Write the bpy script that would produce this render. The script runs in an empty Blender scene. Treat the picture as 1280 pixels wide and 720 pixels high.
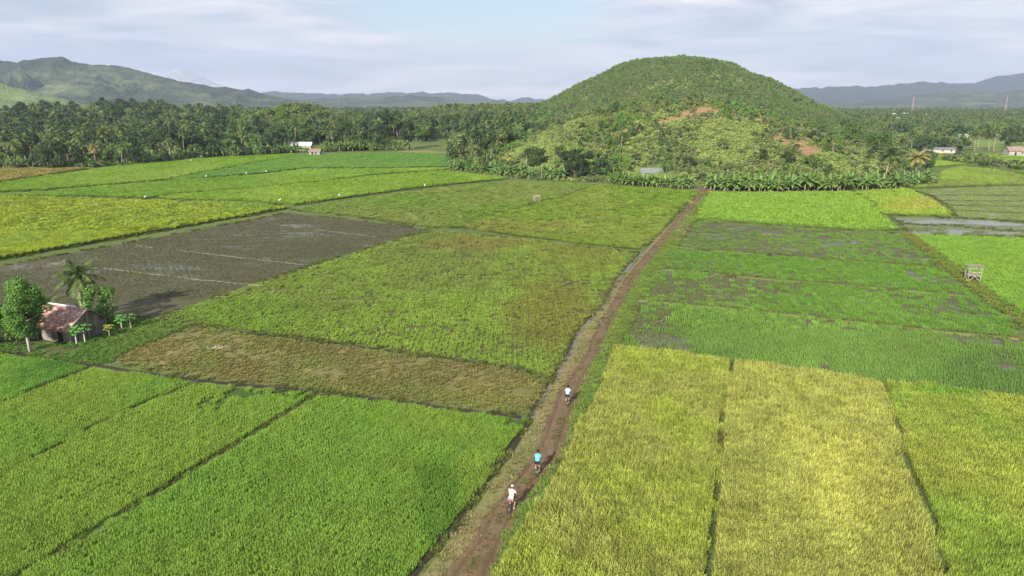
import bpy, bmesh, math, random
import numpy as np
from mathutils import Vector, Matrix
R = math.radians
random.seed(7); rng = np.random.default_rng(7)
S = bpy.context.scene
COL = S.collection

# ------------------------------------------------------------------ camera, light, sky, exposure
PITCH, FPX, CAMH = R(14.4), 914.0, 27.0
cam = bpy.data.objects.new('camera', bpy.data.cameras.new('camera'))
COL.objects.link(cam); S.camera = cam
cam.location = (0, 0, CAMH); cam.rotation_euler = (R(90) - PITCH, 0, 0)
cam.data.sensor_width = 36; cam.data.lens = 36 * FPX / 1280
cam.data.clip_start = 0.5; cam.data.clip_end = 60000

SUN_EL, SUN_AZ = R(27), R(205.5)
sl = bpy.data.lights.new('sun', 'SUN'); sl.energy = 5.0; sl.angle = R(0.7); sl.color = (1, 0.93, 0.82)
sun = bpy.data.objects.new('sun', sl); COL.objects.link(sun)
sd = Vector((math.sin(SUN_AZ) * math.cos(SUN_EL), math.cos(SUN_AZ) * math.cos(SUN_EL), math.sin(SUN_EL)))
sun.rotation_euler = sd.to_track_quat('Z', 'Y').to_euler()

W = bpy.data.worlds.new('World'); S.world = W; W.use_nodes = True
wt = W.node_tree; wn = wt.nodes; wn.clear()
def wnode(t, **k):
    n = wn.new(t)
    for a, b in k.items(): setattr(n, a, b)
    return n
wout = wnode('ShaderNodeOutputWorld'); wbg = wnode('ShaderNodeBackground')
sky = wnode('ShaderNodeTexSky', sky_type='NISHITA', sun_disc=False, sun_elevation=SUN_EL, sun_rotation=SUN_AZ,
            altitude=50, air_density=1.0, dust_density=1.2, ozone_density=1.5)
SKY_STRENGTH = 0.065
wbg.inputs['Strength'].default_value = SKY_STRENGTH
tc = wnode('ShaderNodeTexCoord')
mp = wnode('ShaderNodeMapping'); mp.inputs['Scale'].default_value = (1.0, 1.0, 7.0); mp.inputs['Rotation'].default_value = (0, R(-9), R(12)); mp.inputs['Location'].default_value = (0.33, 0.1, 0.55)
n1 = wnode('ShaderNodeTexNoise'); n1.inputs['Scale'].default_value = 3.0; n1.inputs['Detail'].default_value = 7; n1.inputs['Roughness'].default_value = 0.5; n1.inputs['Distortion'].default_value = 0.6
r1 = wnode('ShaderNodeMapRange'); r1.inputs['From Min'].default_value = 0.36; r1.inputs['From Max'].default_value = 0.58
n2 = wnode('ShaderNodeTexNoise'); n2.inputs['Scale'].default_value = 4.0; n2.inputs['Detail'].default_value = 6; n2.inputs['Roughness'].default_value = 0.55; n2.inputs['Distortion'].default_value = 0.8
ccol = wnode('ShaderNodeMix', data_type='RGBA')
CL = 1 / SKY_STRENGTH
ccol.inputs[6].default_value = (0.225 * CL, 0.255 * CL, 0.315 * CL, 1)
ccol.inputs[7].default_value = (0.53 * CL, 0.49 * CL, 0.475 * CL, 1)
r2 = wnode('ShaderNodeMapRange'); r2.inputs['From Min'].default_value = 0.40; r2.inputs['From Max'].default_value = 0.66
skc = wnode('ShaderNodeMix', data_type='RGBA')
L = wt.links.new
L(tc.outputs['Generated'], mp.inputs['Vector']); L(mp.outputs[0], n1.inputs['Vector']); L(mp.outputs[0], n2.inputs['Vector'])
L(n1.outputs['Fac'], r1.inputs['Value']); L(n2.outputs['Fac'], r2.inputs['Value']); L(r2.outputs[0], ccol.inputs[0])
# thin veil everywhere near the horizon: cloud cover grows as elevation falls
sep = wnode('ShaderNodeSeparateXYZ'); L(tc.outputs['Generated'], sep.inputs[0])
r3 = wnode('ShaderNodeMapRange'); r3.inputs['From Min'].default_value = 0.01; r3.inputs['From Max'].default_value = 0.075
r3.inputs['To Min'].default_value = 0.75; r3.inputs['To Max'].default_value = 0.0
L(sep.outputs['Z'], r3.inputs['Value'])
# a break in the clouds to the north, its edge torn by the noise
gap = wnode('ShaderNodeMapping'); gap.inputs['Location'].default_value = (.045 * 5.5, -.99 * 1.0, -.128 * 13); gap.inputs['Scale'].default_value = (5.5, 1.0, 13.0)
L(tc.outputs['Generated'], gap.inputs['Vector'])
gl = wnode('ShaderNodeVectorMath', operation='LENGTH'); L(gap.outputs[0], gl.inputs[0])
gn = wnode('ShaderNodeMath', operation='MULTIPLY_ADD'); L(n2.outputs['Fac'], gn.inputs[0]); gn.inputs[1].default_value = 1.6; L(gl.outputs['Value'], gn.inputs[2])
gr = wnode('ShaderNodeMapRange'); gr.inputs['From Min'].default_value = 1.5; gr.inputs['From Max'].default_value = 2.0; gr.inputs['To Min'].default_value = .0; gr.inputs['To Max'].default_value = 1.0
L(gn.outputs[0], gr.inputs['Value'])
r4 = wnode('ShaderNodeMapRange'); r4.inputs['To Min'].default_value = .62; r4.inputs['To Max'].default_value = 1.0; L(r1.outputs[0], r4.inputs['Value'])
mx0 = wnode('ShaderNodeMath', operation='MULTIPLY'); L(r4.outputs[0], mx0.inputs[0]); L(gr.outputs[0], mx0.inputs[1])
mx = wnode('ShaderNodeMath', operation='MAXIMUM'); L(mx0.outputs[0], mx.inputs[0]); L(r3.outputs[0], mx.inputs[1])
ml = wnode('ShaderNodeMath', operation='MULTIPLY'); L(mx.outputs[0], ml.inputs[0]); ml.inputs[1].default_value = 0.92
L(ml.outputs[0], skc.inputs[0]); L(sky.outputs[0], skc.inputs[6]); L(ccol.outputs[2], skc.inputs[7])
L(skc.outputs[2], wbg.inputs['Color']); L(wbg.outputs[0], wout.inputs['Surface'])

S.view_settings.view_transform = 'Standard'; S.view_settings.look = 'None'
S.view_settings.exposure = 1.15; S.view_settings.gamma = 1.0; S.view_settings.use_curve_mapping = False
S.cycles.max_bounces = 5; S.cycles.diffuse_bounces = 2; S.cycles.glossy_bounces = 2; S.cycles.transmission_bounces = 2
S.cycles.transparent_max_bounces = 6; S.cycles.volume_bounces = 1; S.cycles.sample_clamp_indirect = 4
S.cycles.use_denoising = True

# ------------------------------------------------------------------ helpers
cP, sP = math.cos(PITCH), math.sin(PITCH)
def un(px, py, z=0.0):
    """where the sight line through a photo pixel meets the height z"""
    dx = (px - 640) / FPX; dy = -(py - 360) / FPX
    d = (dx, cP + dy * sP, -sP + dy * cP); t = (z - CAMH) / d[2]
    return (d[0] * t, d[1] * t)
def pj(x, y, z=0.0):
    x = np.asarray(x, float); y = np.asarray(y, float); zz = np.asarray(z, float) - CAMH
    f = y * cP - zz * sP; u = y * sP + zz * cP
    f = np.maximum(f, 1e-3)
    return 640 + FPX * x / f, 360 - FPX * u / f

def _h(ix, iy, s):
    h = (ix * 374761393 + iy * 668265263 + s * 1442695041) & 0x7fffffff
    h = ((h ^ (h >> 13)) * 1274126177) & 0x7fffffff
    return ((h ^ (h >> 16)) & 0xffff) / 65535.0
def vnoise(x, y, s=0):
    x = np.asarray(x, float); y = np.asarray(y, float)
    ix = np.floor(x).astype(np.int64); iy = np.floor(y).astype(np.int64)
    fx = x - ix; fy = y - iy; fx = fx * fx * (3 - 2 * fx); fy = fy * fy * (3 - 2 * fy)
    a = _h(ix, iy, s); b = _h(ix + 1, iy, s); c = _h(ix, iy + 1, s); d = _h(ix + 1, iy + 1, s)
    return (a * (1 - fx) + b * fx) * (1 - fy) + (c * (1 - fx) + d * fx) * fy
def fbm(x, y, o=4, s=0, g=0.5):
    v = 0; a = 1; t = 0
    for k in range(o):
        v = v + a * vnoise(np.asarray(x) * 2 ** k, np.asarray(y) * 2 ** k, s + k * 17); t += a; a *= g
    return v / t
def sstep(a, b, v):
    t = np.clip((np.asarray(v, float) - a) / (b - a), 0, 1); return t * t * (3 - 2 * t)

def tag(o, label=None, cat=None, group=None, kind=None):
    if label: o['label'] = label
    if cat: o['category'] = cat
    if group: o['group'] = group
    if kind: o['kind'] = kind
    return o

class MB:
    def __init__(s): s.v = []; s.f = []; s.mi = []
    def add(s, vs, fs, mi=0):
        o = len(s.v); s.v.extend([tuple(v) for v in vs]); s.f.extend([tuple(i + o for i in f) for f in fs]); s.mi.extend([mi] * len(fs))
    def box(s, c, d, rot=None, mi=0):
        x, y, z = d[0] / 2, d[1] / 2, d[2] / 2
        vs = [Vector((a * x, b * y, e * z)) for a in (-1, 1) for b in (-1, 1) for e in (-1, 1)]
        if rot is not None: vs = [rot @ v for v in vs]
        vs = [v + Vector(c) for v in vs]
        s.add(vs, [(0, 1, 3, 2), (4, 6, 7, 5), (0, 4, 5, 1), (2, 3, 7, 6), (0, 2, 6, 4), (1, 5, 7, 3)], mi)
    def tube(s, pts, rad, n=8, mi=0, cap=True):
        pts = [Vector(p) for p in pts]; rad = rad if isinstance(rad, (list, tuple)) else [rad] * len(pts)
        o = len(s.v); up = Vector((0, 0, 1)); last = None
        for i, p in enumerate(pts):
            t = (pts[min(i + 1, len(pts) - 1)] - pts[max(i - 1, 0)]).normalized()
            if last is None: a = t.cross(up) if abs(t.dot(up)) < .95 else t.cross(Vector((1, 0, 0)))
            else: a = last - t * last.dot(t)
            a.normalize(); last = a; b = t.cross(a)
            for k in range(n):
                q = 2 * math.pi * k / n; s.v.append(tuple(p + (a * math.cos(q) + b * math.sin(q)) * rad[i]))
        for i in range(len(pts) - 1):
            for k in range(n):
                k2 = (k + 1) % n; s.f.append((o + i * n + k, o + i * n + k2, o + (i + 1) * n + k2, o + (i + 1) * n + k)); s.mi.append(mi)
        if cap:
            s.f.append(tuple(o + k for k in range(n))[::-1]); s.mi.append(mi)
            s.f.append(tuple(o + (len(pts) - 1) * n + k for k in range(n))); s.mi.append(mi)
    def sphere(s, c, r, nu=10, nv=7, mi=0, rot=None):
        r = r if isinstance(r, (list, tuple)) else (r, r, r); vs = []; fs = []
        for j in range(nv + 1):
            t = math.pi * j / nv
            for i in range(nu):
                q = 2 * math.pi * i / nu
                v = Vector((r[0] * math.sin(t) * math.cos(q), r[1] * math.sin(t) * math.sin(q), r[2] * math.cos(t)))
                if rot is not None: v = rot @ v
                vs.append(v + Vector(c))
        for j in range(nv):
            for i in range(nu):
                fs.append((j * nu + i, (j + 1) * nu + i, (j + 1) * nu + (i + 1) % nu, j * nu + (i + 1) % nu))
        s.add(vs, fs, mi)
    def mesh(s, name, mats, smooth=False):
        me = bpy.data.meshes.new(name); me.from_pydata(s.v, [], s.f)
        for m in (mats if isinstance(mats, (list, tuple)) else [mats]): me.materials.append(m)
        me.polygons.foreach_set('material_index', s.mi)
        if smooth: me.polygons.foreach_set('use_smooth', [True] * len(s.f))
        me.update(); return me
    def build(s, name, mats, parent=None, smooth=False):
        return link(name, s.mesh(name, mats, smooth), parent)
def link(name, me, parent=None):
    o = bpy.data.objects.new(name, me); COL.objects.link(o)
    if parent is not None: o.parent = parent
    return o
def empty(name, loc=(0, 0, 0), rz=0.0):
    o = bpy.data.objects.new(name, None); COL.objects.link(o); o.location = loc; o.rotation_euler = (0, 0, rz)
    o.empty_display_size = 0.3; return o
def npmesh(name, V, F, mats, smooth=False, mi=None):
    """V (n,3), F (m,k) numpy"""
    me = bpy.data.meshes.new(name); V = np.asarray(V, np.float32); F = np.asarray(F, np.int32); k = F.shape[1]
    me.vertices.add(len(V)); me.vertices.foreach_set('co', V.ravel())
    me.loops.add(F.size); me.loops.foreach_set('vertex_index', F.ravel())
    me.polygons.add(len(F)); me.polygons.foreach_set('loop_start', np.arange(0, F.size, k, dtype=np.int32))
    me.polygons.foreach_set('loop_total', np.full(len(F), k, np.int32))
    for m in (mats if isinstance(mats, (list, tuple)) else [mats]): me.materials.append(m)
    if mi is not None: me.polygons.foreach_set('material_index', np.asarray(mi, np.int32))
    if smooth: me.polygons.foreach_set('use_smooth', np.ones(len(F), bool))
    me.update(calc_edges=True); me.validate(); return me
def vattr(me, name, val, kind='FLOAT'):
    a = me.attributes.new(name, kind, 'POINT'); val = np.asarray(val, np.float32)
    a.data.foreach_set({'FLOAT': 'value', 'FLOAT_VECTOR': 'vector', 'FLOAT_COLOR': 'color'}[kind], val.ravel())

# ------------------------------------------------------------------ materials
class NT:
    def __init__(s, name):
        s.m = bpy.data.materials.new(name); s.m.use_nodes = True; s.t = s.m.node_tree; s.n = s.t.nodes; s.n.clear()
        s.out = s.n.new('ShaderNodeOutputMaterial'); s.b = s.n.new('ShaderNodeBsdfPrincipled'); s.L(s.b.outputs[0], s.out.inputs['Surface'])
        s.b.inputs['Specular IOR Level'].default_value = 0.2; s.b.inputs['Roughness'].default_value = 0.85
    def L(s, a, b): s.t.links.new(a, b)
    def N(s, t, **k):
        n = s.n.new(t)
        for a, b in k.items(): setattr(n, a, b)
        return n
    def inp(s, sock, v):
        if hasattr(v, 'node'): s.L(v, sock)
        elif isinstance(v, (tuple, list)): sock.default_value = tuple(v) + ((1,) if len(v) == 3 and sock.type == 'RGBA' else ())
        else: sock.default_value = v
    def pos(s, scale=(1, 1, 1), rot=0.0, obj=False):
        src = s.N('ShaderNodeTexCoord').outputs['Object'] if obj else s.N('ShaderNodeNewGeometry').outputs['Position']
        m = s.N('ShaderNodeMapping'); m.inputs['Scale'].default_value = scale; m.inputs['Rotation'].default_value = (0, 0, rot)
        s.L(src, m.inputs['Vector']); return m.outputs[0]
    def noise(s, vec, scale, detail=4, rough=0.55, dist=0.0):
        n = s.N('ShaderNodeTexNoise'); s.L(vec, n.inputs['Vector'])
        n.inputs['Scale'].default_value = scale; n.inputs['Detail'].default_value = detail; n.inputs['Roughness'].default_value = rough; n.inputs['Distortion'].default_value = dist
        return n.outputs['Fac']
    def rng(s, v, a, b, c=0.0, d=1.0):
        n = s.N('ShaderNodeMapRange'); s.L(v, n.inputs['Value'])
        for k, q in zip(('From Min', 'From Max', 'To Min', 'To Max'), (a, b, c, d)): n.inputs[k].default_value = q
        return n.outputs[0]
    def mix(s, f, a, b, mode='MIX'):
        n = s.N('ShaderNodeMix', data_type='RGBA', blend_type=mode); s.inp(n.inputs[0], f); s.inp(n.inputs[6], a); s.inp(n.inputs[7], b); return n.outputs[2]
    def math(s, op, a, b=0.0):
        n = s.N('ShaderNodeMath', operation=op); s.inp(n.inputs[0], a); s.inp(n.inputs[1], b); return n.outputs[0]
    def attr(s, name, inst=False, fac=True):
        n = s.N('ShaderNodeAttribute', attribute_name=name, attribute_type='INSTANCER' if inst else 'GEOMETRY')
        return n.outputs['Fac' if fac else 'Color']
    def col(s, c): s.inp(s.b.inputs['Base Color'], c); return s
    def bump(s, h, strength=0.5, dist=0.1):
        n = s.N('ShaderNodeBump'); n.inputs['Strength'].default_value = strength; n.inputs['Distance'].default_value = dist
        s.L(h, n.inputs['Height']); s.L(n.outputs[0], s.b.inputs['Normal'])
    def rough(s, v): s.inp(s.b.inputs['Roughness'], v); return s
def simple(name, c, rough=0.8, var=0.25, scale=3.0, metal=0.0, obj=True):
    t = NT(name); p = t.pos(obj=obj); n = t.noise(p, scale, 4)
    t.col(t.mix(t.rng(n, .3, .7), tuple(x * (1 - var) for x in c), tuple(min(1, x * (1 + var)) for x in c)))
    t.rough(rough); t.b.inputs['Metallic'].default_value = metal; return t.m
def leafmat(name, c1, c2, trans=0.3, hue=0.5, vmin=0.75, vmax=1.2, rough=0.55):
    """foliage: each leaf and each plant its own tone, some light through the blade"""
    t = NT(name); g = t.N('ShaderNodeNewGeometry'); oi = t.N('ShaderNodeObjectInfo')
    c = t.mix(g.outputs['Random Per Island'], c1, c2)
    hs = t.N('ShaderNodeHueSaturation'); t.L(c, hs.inputs['Color'])
    t.L(t.rng(oi.outputs['Random'], 0, 1, hue - .018, hue + .018), hs.inputs['Hue'])
    rv = t.math('FRACT', t.math('MULTIPLY', oi.outputs['Random'], 17.3))
    t.L(t.rng(rv, 0, 1, vmin, vmax), hs.inputs['Value'])
    t.col(hs.outputs[0]); t.rough(rough); t.b.inputs['Specular IOR Level'].default_value = 0.25
    tr = t.N('ShaderNodeBsdfTranslucent'); t.L(hs.outputs[0], tr.inputs['Color'])
    ms = t.N('ShaderNodeMixShader'); ms.inputs[0].default_value = trans
    t.L(t.b.outputs[0], ms.inputs[1]); t.L(tr.outputs[0], ms.inputs[2]); t.L(ms.outputs[0], t.out.inputs['Surface'])
    return t.m
def cropmat(name):
    t = NT(name); g = t.N('ShaderNodeNewGeometry')
    a = t.attr('tint', True, False); b = t.attr('tint_b', True, False)
    c = t.mix(t.rng(g.outputs['Random Per Island'], 0.1, 0.9), a, b)
    t.col(c); t.rough(0.6)
    tr = t.N('ShaderNodeBsdfTranslucent'); t.L(c, tr.inputs['Color'])
    ms = t.N('ShaderNodeMixShader'); ms.inputs[0].default_value = 0.3
    t.L(t.b.outputs[0], ms.inputs[1]); t.L(tr.outputs[0], ms.inputs[2]); t.L(ms.outputs[0], t.out.inputs['Surface'])
    return t.m

def soilmat(name, c1, c2, c3=None, sc=0.12, rot=0.0, stretch=1.0, rough=0.9, wet=0.0, spec=.35, fine=2.2, bump=.5):
    """field floor: broad patches, streaks along the rows, fine speckle; wet>0 leaves standing water"""
    t = NT(name); p = t.pos((1, stretch, 1), rot); q = t.pos()
    a = t.rng(t.noise(p, sc, 5, .6), .35, .65); f = t.noise(q, fine, 5, .65)
    c = t.mix(a, c1, c2); c = t.mix(t.rng(f, .25, .75, 0, .55), c, tuple(x * .45 for x in c1))
    if c3: c = t.mix(t.rng(t.noise(p, sc * 2.3, 4, .6, .5), .55, .72), c, c3)
    t.col(c); r = rough
    if wet > 0:
        w = t.rng(t.noise(p, sc * 1.6, 5, .62, .8), .62 - wet * .5, .74 - wet * .5)
        t.rough(t.math('SUBTRACT', rough, t.math('MULTIPLY', w, rough - .16)))
        t.b.inputs['Specular IOR Level'].default_value = spec
    else: t.rough(rough)
    t.bump(f, bump, .12); return t.m

M = {}
M['bark'] = simple('bark', (.16, .12, .085), .9, .35, 6)
M['palebark'] = simple('pale_bark', (.42, .38, .31), .85, .25, 5)
M['palmtrunk'] = simple('palm_trunk', (.27, .21, .15), .9, .3, 9)
M['bananastem'] = simple('banana_stem', (.26, .24, .10), .7, .4, 4)
M['leaf'] = leafmat('tree_leaves', (.05, .10, .022), (.115, .19, .042))
M['leafdark'] = leafmat('dark_tree_leaves', (.028, .058, .018), (.065, .11, .032))
M['leafbright'] = leafmat('bright_tree_leaves', (.075, .155, .025), (.16, .27, .05))
M['leafolive'] = leafmat('olive_tree_leaves', (.10, .145, .04), (.20, .25, .08))
M['palmleaf'] = leafmat('palm_fronds', (.05, .10, .022), (.19, .235, .07))
M['palmtan'] = leafmat('dry_palm_fronds', (.17, .18, .05), (.32, .29, .10))
M['bananaleaf'] = leafmat('banana_leaves', (.07, .145, .03), (.19, .29, .075))
M['bushlight'] = leafmat('light_scrub_leaves', (.17, .24, .055), (.30, .37, .105))
M['crop'] = cropmat('rice_blades')
M['wood'] = simple('weathered_wood', (.33, .29, .23), .85, .3, 7)
M['bamboo'] = simple('pale_bamboo', (.27, .25, .19), .6, .2, 6)
M['thatch'] = simple('thatch', (.33, .28, .19), .95, .35, 14)
M['white'] = simple('white_paint', (.75, .75, .73), .6, .08, 3)
M['metalroof'] = simple('pale_metal_roof', (.55, .57, .58), .45, .15, 2)
M['brownroof'] = simple('brown_roof', (.20, .14, .11), .8, .3, 3)
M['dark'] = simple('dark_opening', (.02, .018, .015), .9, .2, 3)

# ------------------------------------------------------------------ terrain height
def base_y(x):
    return np.interp(x, [-60, -22, 13, 34, 57, 105, 137, 165, 190, 230], [300, 290, 262, 256, 238, 238, 246, 300, 330, 340])
def H(x, y):
    x = np.asarray(x, float); y = np.asarray(y, float)
    hx = np.interp(x, [-24, 0, 18, 34, 60, 83, 105, 130, 150, 185, 215], [0, 6, 14, 21.5, 25, 25.5, 22, 15, 9, 2.5, 0])
    yb = base_y(x) + 4
    s = np.clip((y - yb) / (335 - yb), 0, 1); s = np.where(s < 1, 1 - (1 - s) ** 1.35, 1)
    fall = np.where(y > 335, np.exp(-((y - 335) / 75.0) ** 2), 1)
    spur = hx * s * fall
    r = np.hypot(x - 157, (y - 740) / 1.25)
    dome = np.interp(r, [0, 20, 40, 55, 71, 90, 106, 126, 150, 168, 190, 215], [66, 65, 62.5, 58.5, 50, 43, 35, 24, 13, 6.5, 2, 0])
    g1 = 22 * np.exp(-((x + 5) / 95.0) ** 4 - ((y - 640) / 95.0) ** 2)
    g2 = np.maximum(22 * np.exp(-((x + 138) / 52.0) ** 2 - ((y - 500) / 60.0) ** 2), 14 * np.exp(-((x + 340) / 150.0) ** 2 - ((y - 640) / 90.0) ** 2))
    g3 = 10 * np.exp(-((x - 70) / 80.0) ** 2 - ((y - 460) / 70.0) ** 2)
    z = np.maximum(np.maximum(spur, dome), np.maximum(g1, np.maximum(g2, g3)))
    k = np.clip(z / 8, 0, 1)
    z = z + k * ((fbm(x / 24, y / 24, 4, 3) - .5) * 4.5 - np.where(dome > spur, 3.2 * np.abs(np.sin(7 * np.arctan2(y - 740, x - 157) + 3 * fbm(x / 60, y / 60, 3, 8))) ** 3 * np.clip((66 - z) / 30, 0, 1), 0))
    return np.maximum(z, 0)

def axis(parts):
    out = []
    for a, b, st in parts: out.append(np.arange(a, b, st))
    return np.concatenate(out + [np.array([parts[-1][1]])])
gx = axis([(-9000, -2000, 1000), (-2000, -400, 100), (-400, -200, 10), (-200, 400, 4), (400, 800, 25), (800, 2000, 100), (2000, 9000, 1000)])
gy = axis([(-400, 0, 100), (0, 200, 25), (200, 420, 3.5), (420, 1020, 8), (1020, 2000, 70), (2000, 13000, 1000)])
GX, GY = np.meshgrid(gx, gy); Z = H(GX, GY)
nx, ny = len(gx), len(gy)
ii = np.arange(nx * ny).reshape(ny, nx)
F = np.stack([ii[:-1, :-1], ii[:-1, 1:], ii[1:, 1:], ii[1:, :-1]], -1).reshape(-1, 4)
def gmat():
    t = NT('forest_floor_ground'); p = t.pos(); 
    a = t.rng(t.noise(p, .035, 5, .6), .38, .62); b = t.noise(p, .6, 6, .65)
    c = t.mix(a, (.085, .125, .03), (.12, .165, .04)); c = t.mix(t.rng(b, .3, .7, 0, .5), c, (.06, .065, .025))
    g = t.mix(t.rng(b, .3, .7), (.17, .23, .05), (.27, .32, .09))
    c = t.mix(t.attr('grass'), c, g)
    so = t.mix(t.rng(b, .3, .7), (.20, .12, .06), (.31, .195, .115))
    c = t.mix(t.attr('soil'), c, so)
    t.col(c); t.bump(b, .8, .5); return t.m
def spot(px, py, lst):
    v = np.zeros_like(px)
    for (cx, cy, rx, ry, s) in lst: v = np.maximum(v, s * (1 - sstep(.7, 1.15, np.hypot((px - cx) / rx, (py - cy) / ry))))
    return v
# bare red earth and the open grassy slopes of the near hill (x, y metres)
SOIL = [(83, 318, 13, 5, 1), (70, 306, 9, 6, 1), (98, 312, 9, 4, .9), (106, 284, 8, 11, 1), (109, 272, 7, 7, 1), (44, 292, 5, 4, .7), (58, 226, 3, 6, .6), (62, 302, 6, 4, .8), (88, 326, 6, 4, .9)]
GRAS = [(14, 296, 18, 26, 1), (26, 310, 10, 14, 1), (80, 268, 20, 22, 1), (84, 290, 14, 12, .9), (62, 300, 14, 8, .6), (110, 340, 16, 8, .8), (118, 262, 14, 14, .6), (48, 275, 8, 10, .6), (175, 640, 30, 16, .4), (135, 630, 22, 12, .35), (210, 645, 18, 12, .45)]
wob = (fbm(GX / 9, GY / 9, 3, 9) - .5)
soilA = spot(GX + wob * 14, GY + wob * 14, SOIL); grassA = spot(GX + wob * 22, GY + wob * 22, GRAS)
me = npmesh('ground', np.stack([GX, GY, Z], -1).reshape(-1, 3), F, gmat(), True)
vattr(me, 'soil', soilA.ravel()); vattr(me, 'grass', grassA.ravel())
tag(link('ground', me), 'green plain with a steep scrub covered hill rising from it', kind='structure')

# ------------------------------------------------------------------ far mountains
def mountain(name, label, prof, dist, depth, col, amp, seed, res=14, foot=125, sc=1.0, z0=0):
    px = np.array([p[0] for p in prof], float); py = np.array([p[1] for p in prof], float)
    X = (px - 640) / FPX * dist; Zp = CAMH + (124 - py) / FPX * dist
    xs = np.arange(X[0], X[-1], dist / FPX * res / 4); ts = np.linspace(-1, .6, 46)
    A, T = np.meshgrid(xs, ts)
    top = np.interp(A, X, Zp)
    wl = dist / 20.0 * sc
    wx = (fbm(A / wl * .6, T * depth / wl * .6, 3, seed + 2) - .5) * 1.6
    rid = np.clip(1 - np.abs(2 * fbm(A / wl + wx, T * depth / wl * .7 + wx, 5, seed, .55) - 1) * 1.5, 0, 1)
    top = top + (fbm(A / (dist * .012), A * 0, 4, seed + 3) - .5) * dist * .0035
    n2 = fbm(A / wl * 3.1, T * depth / wl * 1.7, 4, seed + 5)
    env = np.where(T < 0, (1 - np.abs(T)) ** 1.35, (1 - T / .62) ** 1.0); env = np.clip(env, 0, 1)
    edge = np.clip(4 * np.abs(T), 0, 1) * env
    z = top * (env - amp * edge * (1 - rid) * 1.6 - amp * .5 * edge * (n2 - .4)) 
    z = np.maximum(z, -3) + (fbm(A / (dist * .006), T * 9, 3, seed + 9) - .5) * dist * .0028 * env
    Y = dist + T * depth
    n_, m_ = len(xs), len(ts); i2 = np.arange(n_ * m_).reshape(m_, n_)
    F = np.stack([i2[:-1, :-1], i2[:-1, 1:], i2[1:, 1:], i2[1:, :-1]], -1).reshape(-1, 4)
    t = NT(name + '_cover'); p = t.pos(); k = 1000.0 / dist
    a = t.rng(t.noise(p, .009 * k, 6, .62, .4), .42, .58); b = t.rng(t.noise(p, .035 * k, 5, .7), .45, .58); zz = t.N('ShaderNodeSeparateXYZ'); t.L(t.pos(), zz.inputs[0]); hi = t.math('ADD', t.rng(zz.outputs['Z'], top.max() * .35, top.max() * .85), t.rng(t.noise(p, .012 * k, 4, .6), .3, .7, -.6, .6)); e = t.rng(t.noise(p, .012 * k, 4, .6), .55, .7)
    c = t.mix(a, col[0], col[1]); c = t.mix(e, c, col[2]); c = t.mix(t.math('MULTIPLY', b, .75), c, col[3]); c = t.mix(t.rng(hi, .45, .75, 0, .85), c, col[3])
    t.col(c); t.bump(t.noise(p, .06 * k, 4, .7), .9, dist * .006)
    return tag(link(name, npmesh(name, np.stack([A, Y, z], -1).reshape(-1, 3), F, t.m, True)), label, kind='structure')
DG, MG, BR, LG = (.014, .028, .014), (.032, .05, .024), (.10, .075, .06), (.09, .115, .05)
mountain('hills', 'bare light green slope at the left edge beyond the trees', [(-330, 120), (-200, 90), (-80, 84), (0, 97), (30, 105), (60, 113), (95, 122), (140, 133)], 1500, 260, [(.12, .165, .055), (.10, .15, .045), LG, (.08, .12, .04)], .22, 3, sc=1.6)
mountain('mountains', 'green and brown wooded range on the left', [(-500, 100), (-300, 80), (-150, 66), (-60, 62), (0, 69), (14, 71), (30, 78), (50, 79), (72, 75), (90, 73), (105, 74), (115, 79), (150, 83), (170, 83), (200, 91), (240, 101), (280, 107), (320, 111), (345, 117), (370, 122), (410, 128), (450, 133)], 2600, 900, [MG, LG, BR, DG], .50, 11)
mountain('hills', 'pale green low hills in the valley middle', [(330, 133), (380, 124), (430, 121), (480, 120), (520, 118), (550, 119), (580, 125), (610, 124), (650, 127), (720, 132), (900, 134)], 3600, 900, [LG, MG, LG, DG], .30, 23)
mountain('mountains', 'flat topped blue ridge in the distance', [(250, 125), (355, 114), (400, 116), (450, 117), (470, 116), (530, 115), (570, 115), (600, 117), (615, 123), (640, 125), (652, 120), (670, 123), (690, 123), (700, 119), (740, 121), (800, 126)], 6200, 1400, [DG, MG, DG, DG], .25, 31)
mountain('mountains', 'long blue range at the right horizon', [(800, 128), (900, 118), (985, 110), (1020, 109), (1040, 107), (1065, 108), (1100, 106), (1128, 102), (1145, 102), (1175, 104), (1200, 103), (1222, 96), (1250, 93), (1272, 95), (1300, 90), (1380, 82), (1500, 90), (1700, 100)], 5600, 1500, [DG, DG, MG, DG], .30, 41)
mountain('hills', 'hazy green foothills below the blue range', [(960, 134), (1040, 126), (1100, 122), (1150, 116), (1190, 114), (1230, 116), (1270, 110), (1330, 106), (1450, 104), (1650, 120)], 3600, 900, [MG, LG, BR, DG], .40, 53)
mountain('mountains', 'faint cone shaped volcano behind the left range', [(150, 124), (190, 109), (214, 99), (230, 91), (238, 87), (246, 87), (254, 90), (266, 95), (290, 106), (330, 118), (370, 124)], 11500, 2500, [(.34, .33, .33), (.40, .39, .39), (.32, .31, .31), (.30, .30, .30)], .10, 61)  # pale grey cover: the fading by haze is partly put into its colour

# ------------------------------------------------------------------ haze
hz = MB(); hz.box((0, 5900, 374), (18000, 16000 - 1600, 750)); 
hm = bpy.data.materials.new('valley_haze'); hm.use_nodes = True; hn = hm.node_tree.nodes; hn.clear()
ho = hn.new('ShaderNodeOutputMaterial'); hv = hn.new('ShaderNodeVolumePrincipled'); hm.node_tree.links.new(hv.outputs[0], ho.inputs['Volume'])
hv.inputs['Density'].default_value = 1.0e-4; hv.inputs['Color'].default_value = (.48, .56, .78, 1); hv.inputs['Anisotropy'].default_value = 0.0
tag(hz.build('haze', hm), 'thin pale blue haze over the valley', kind='stuff')

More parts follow.
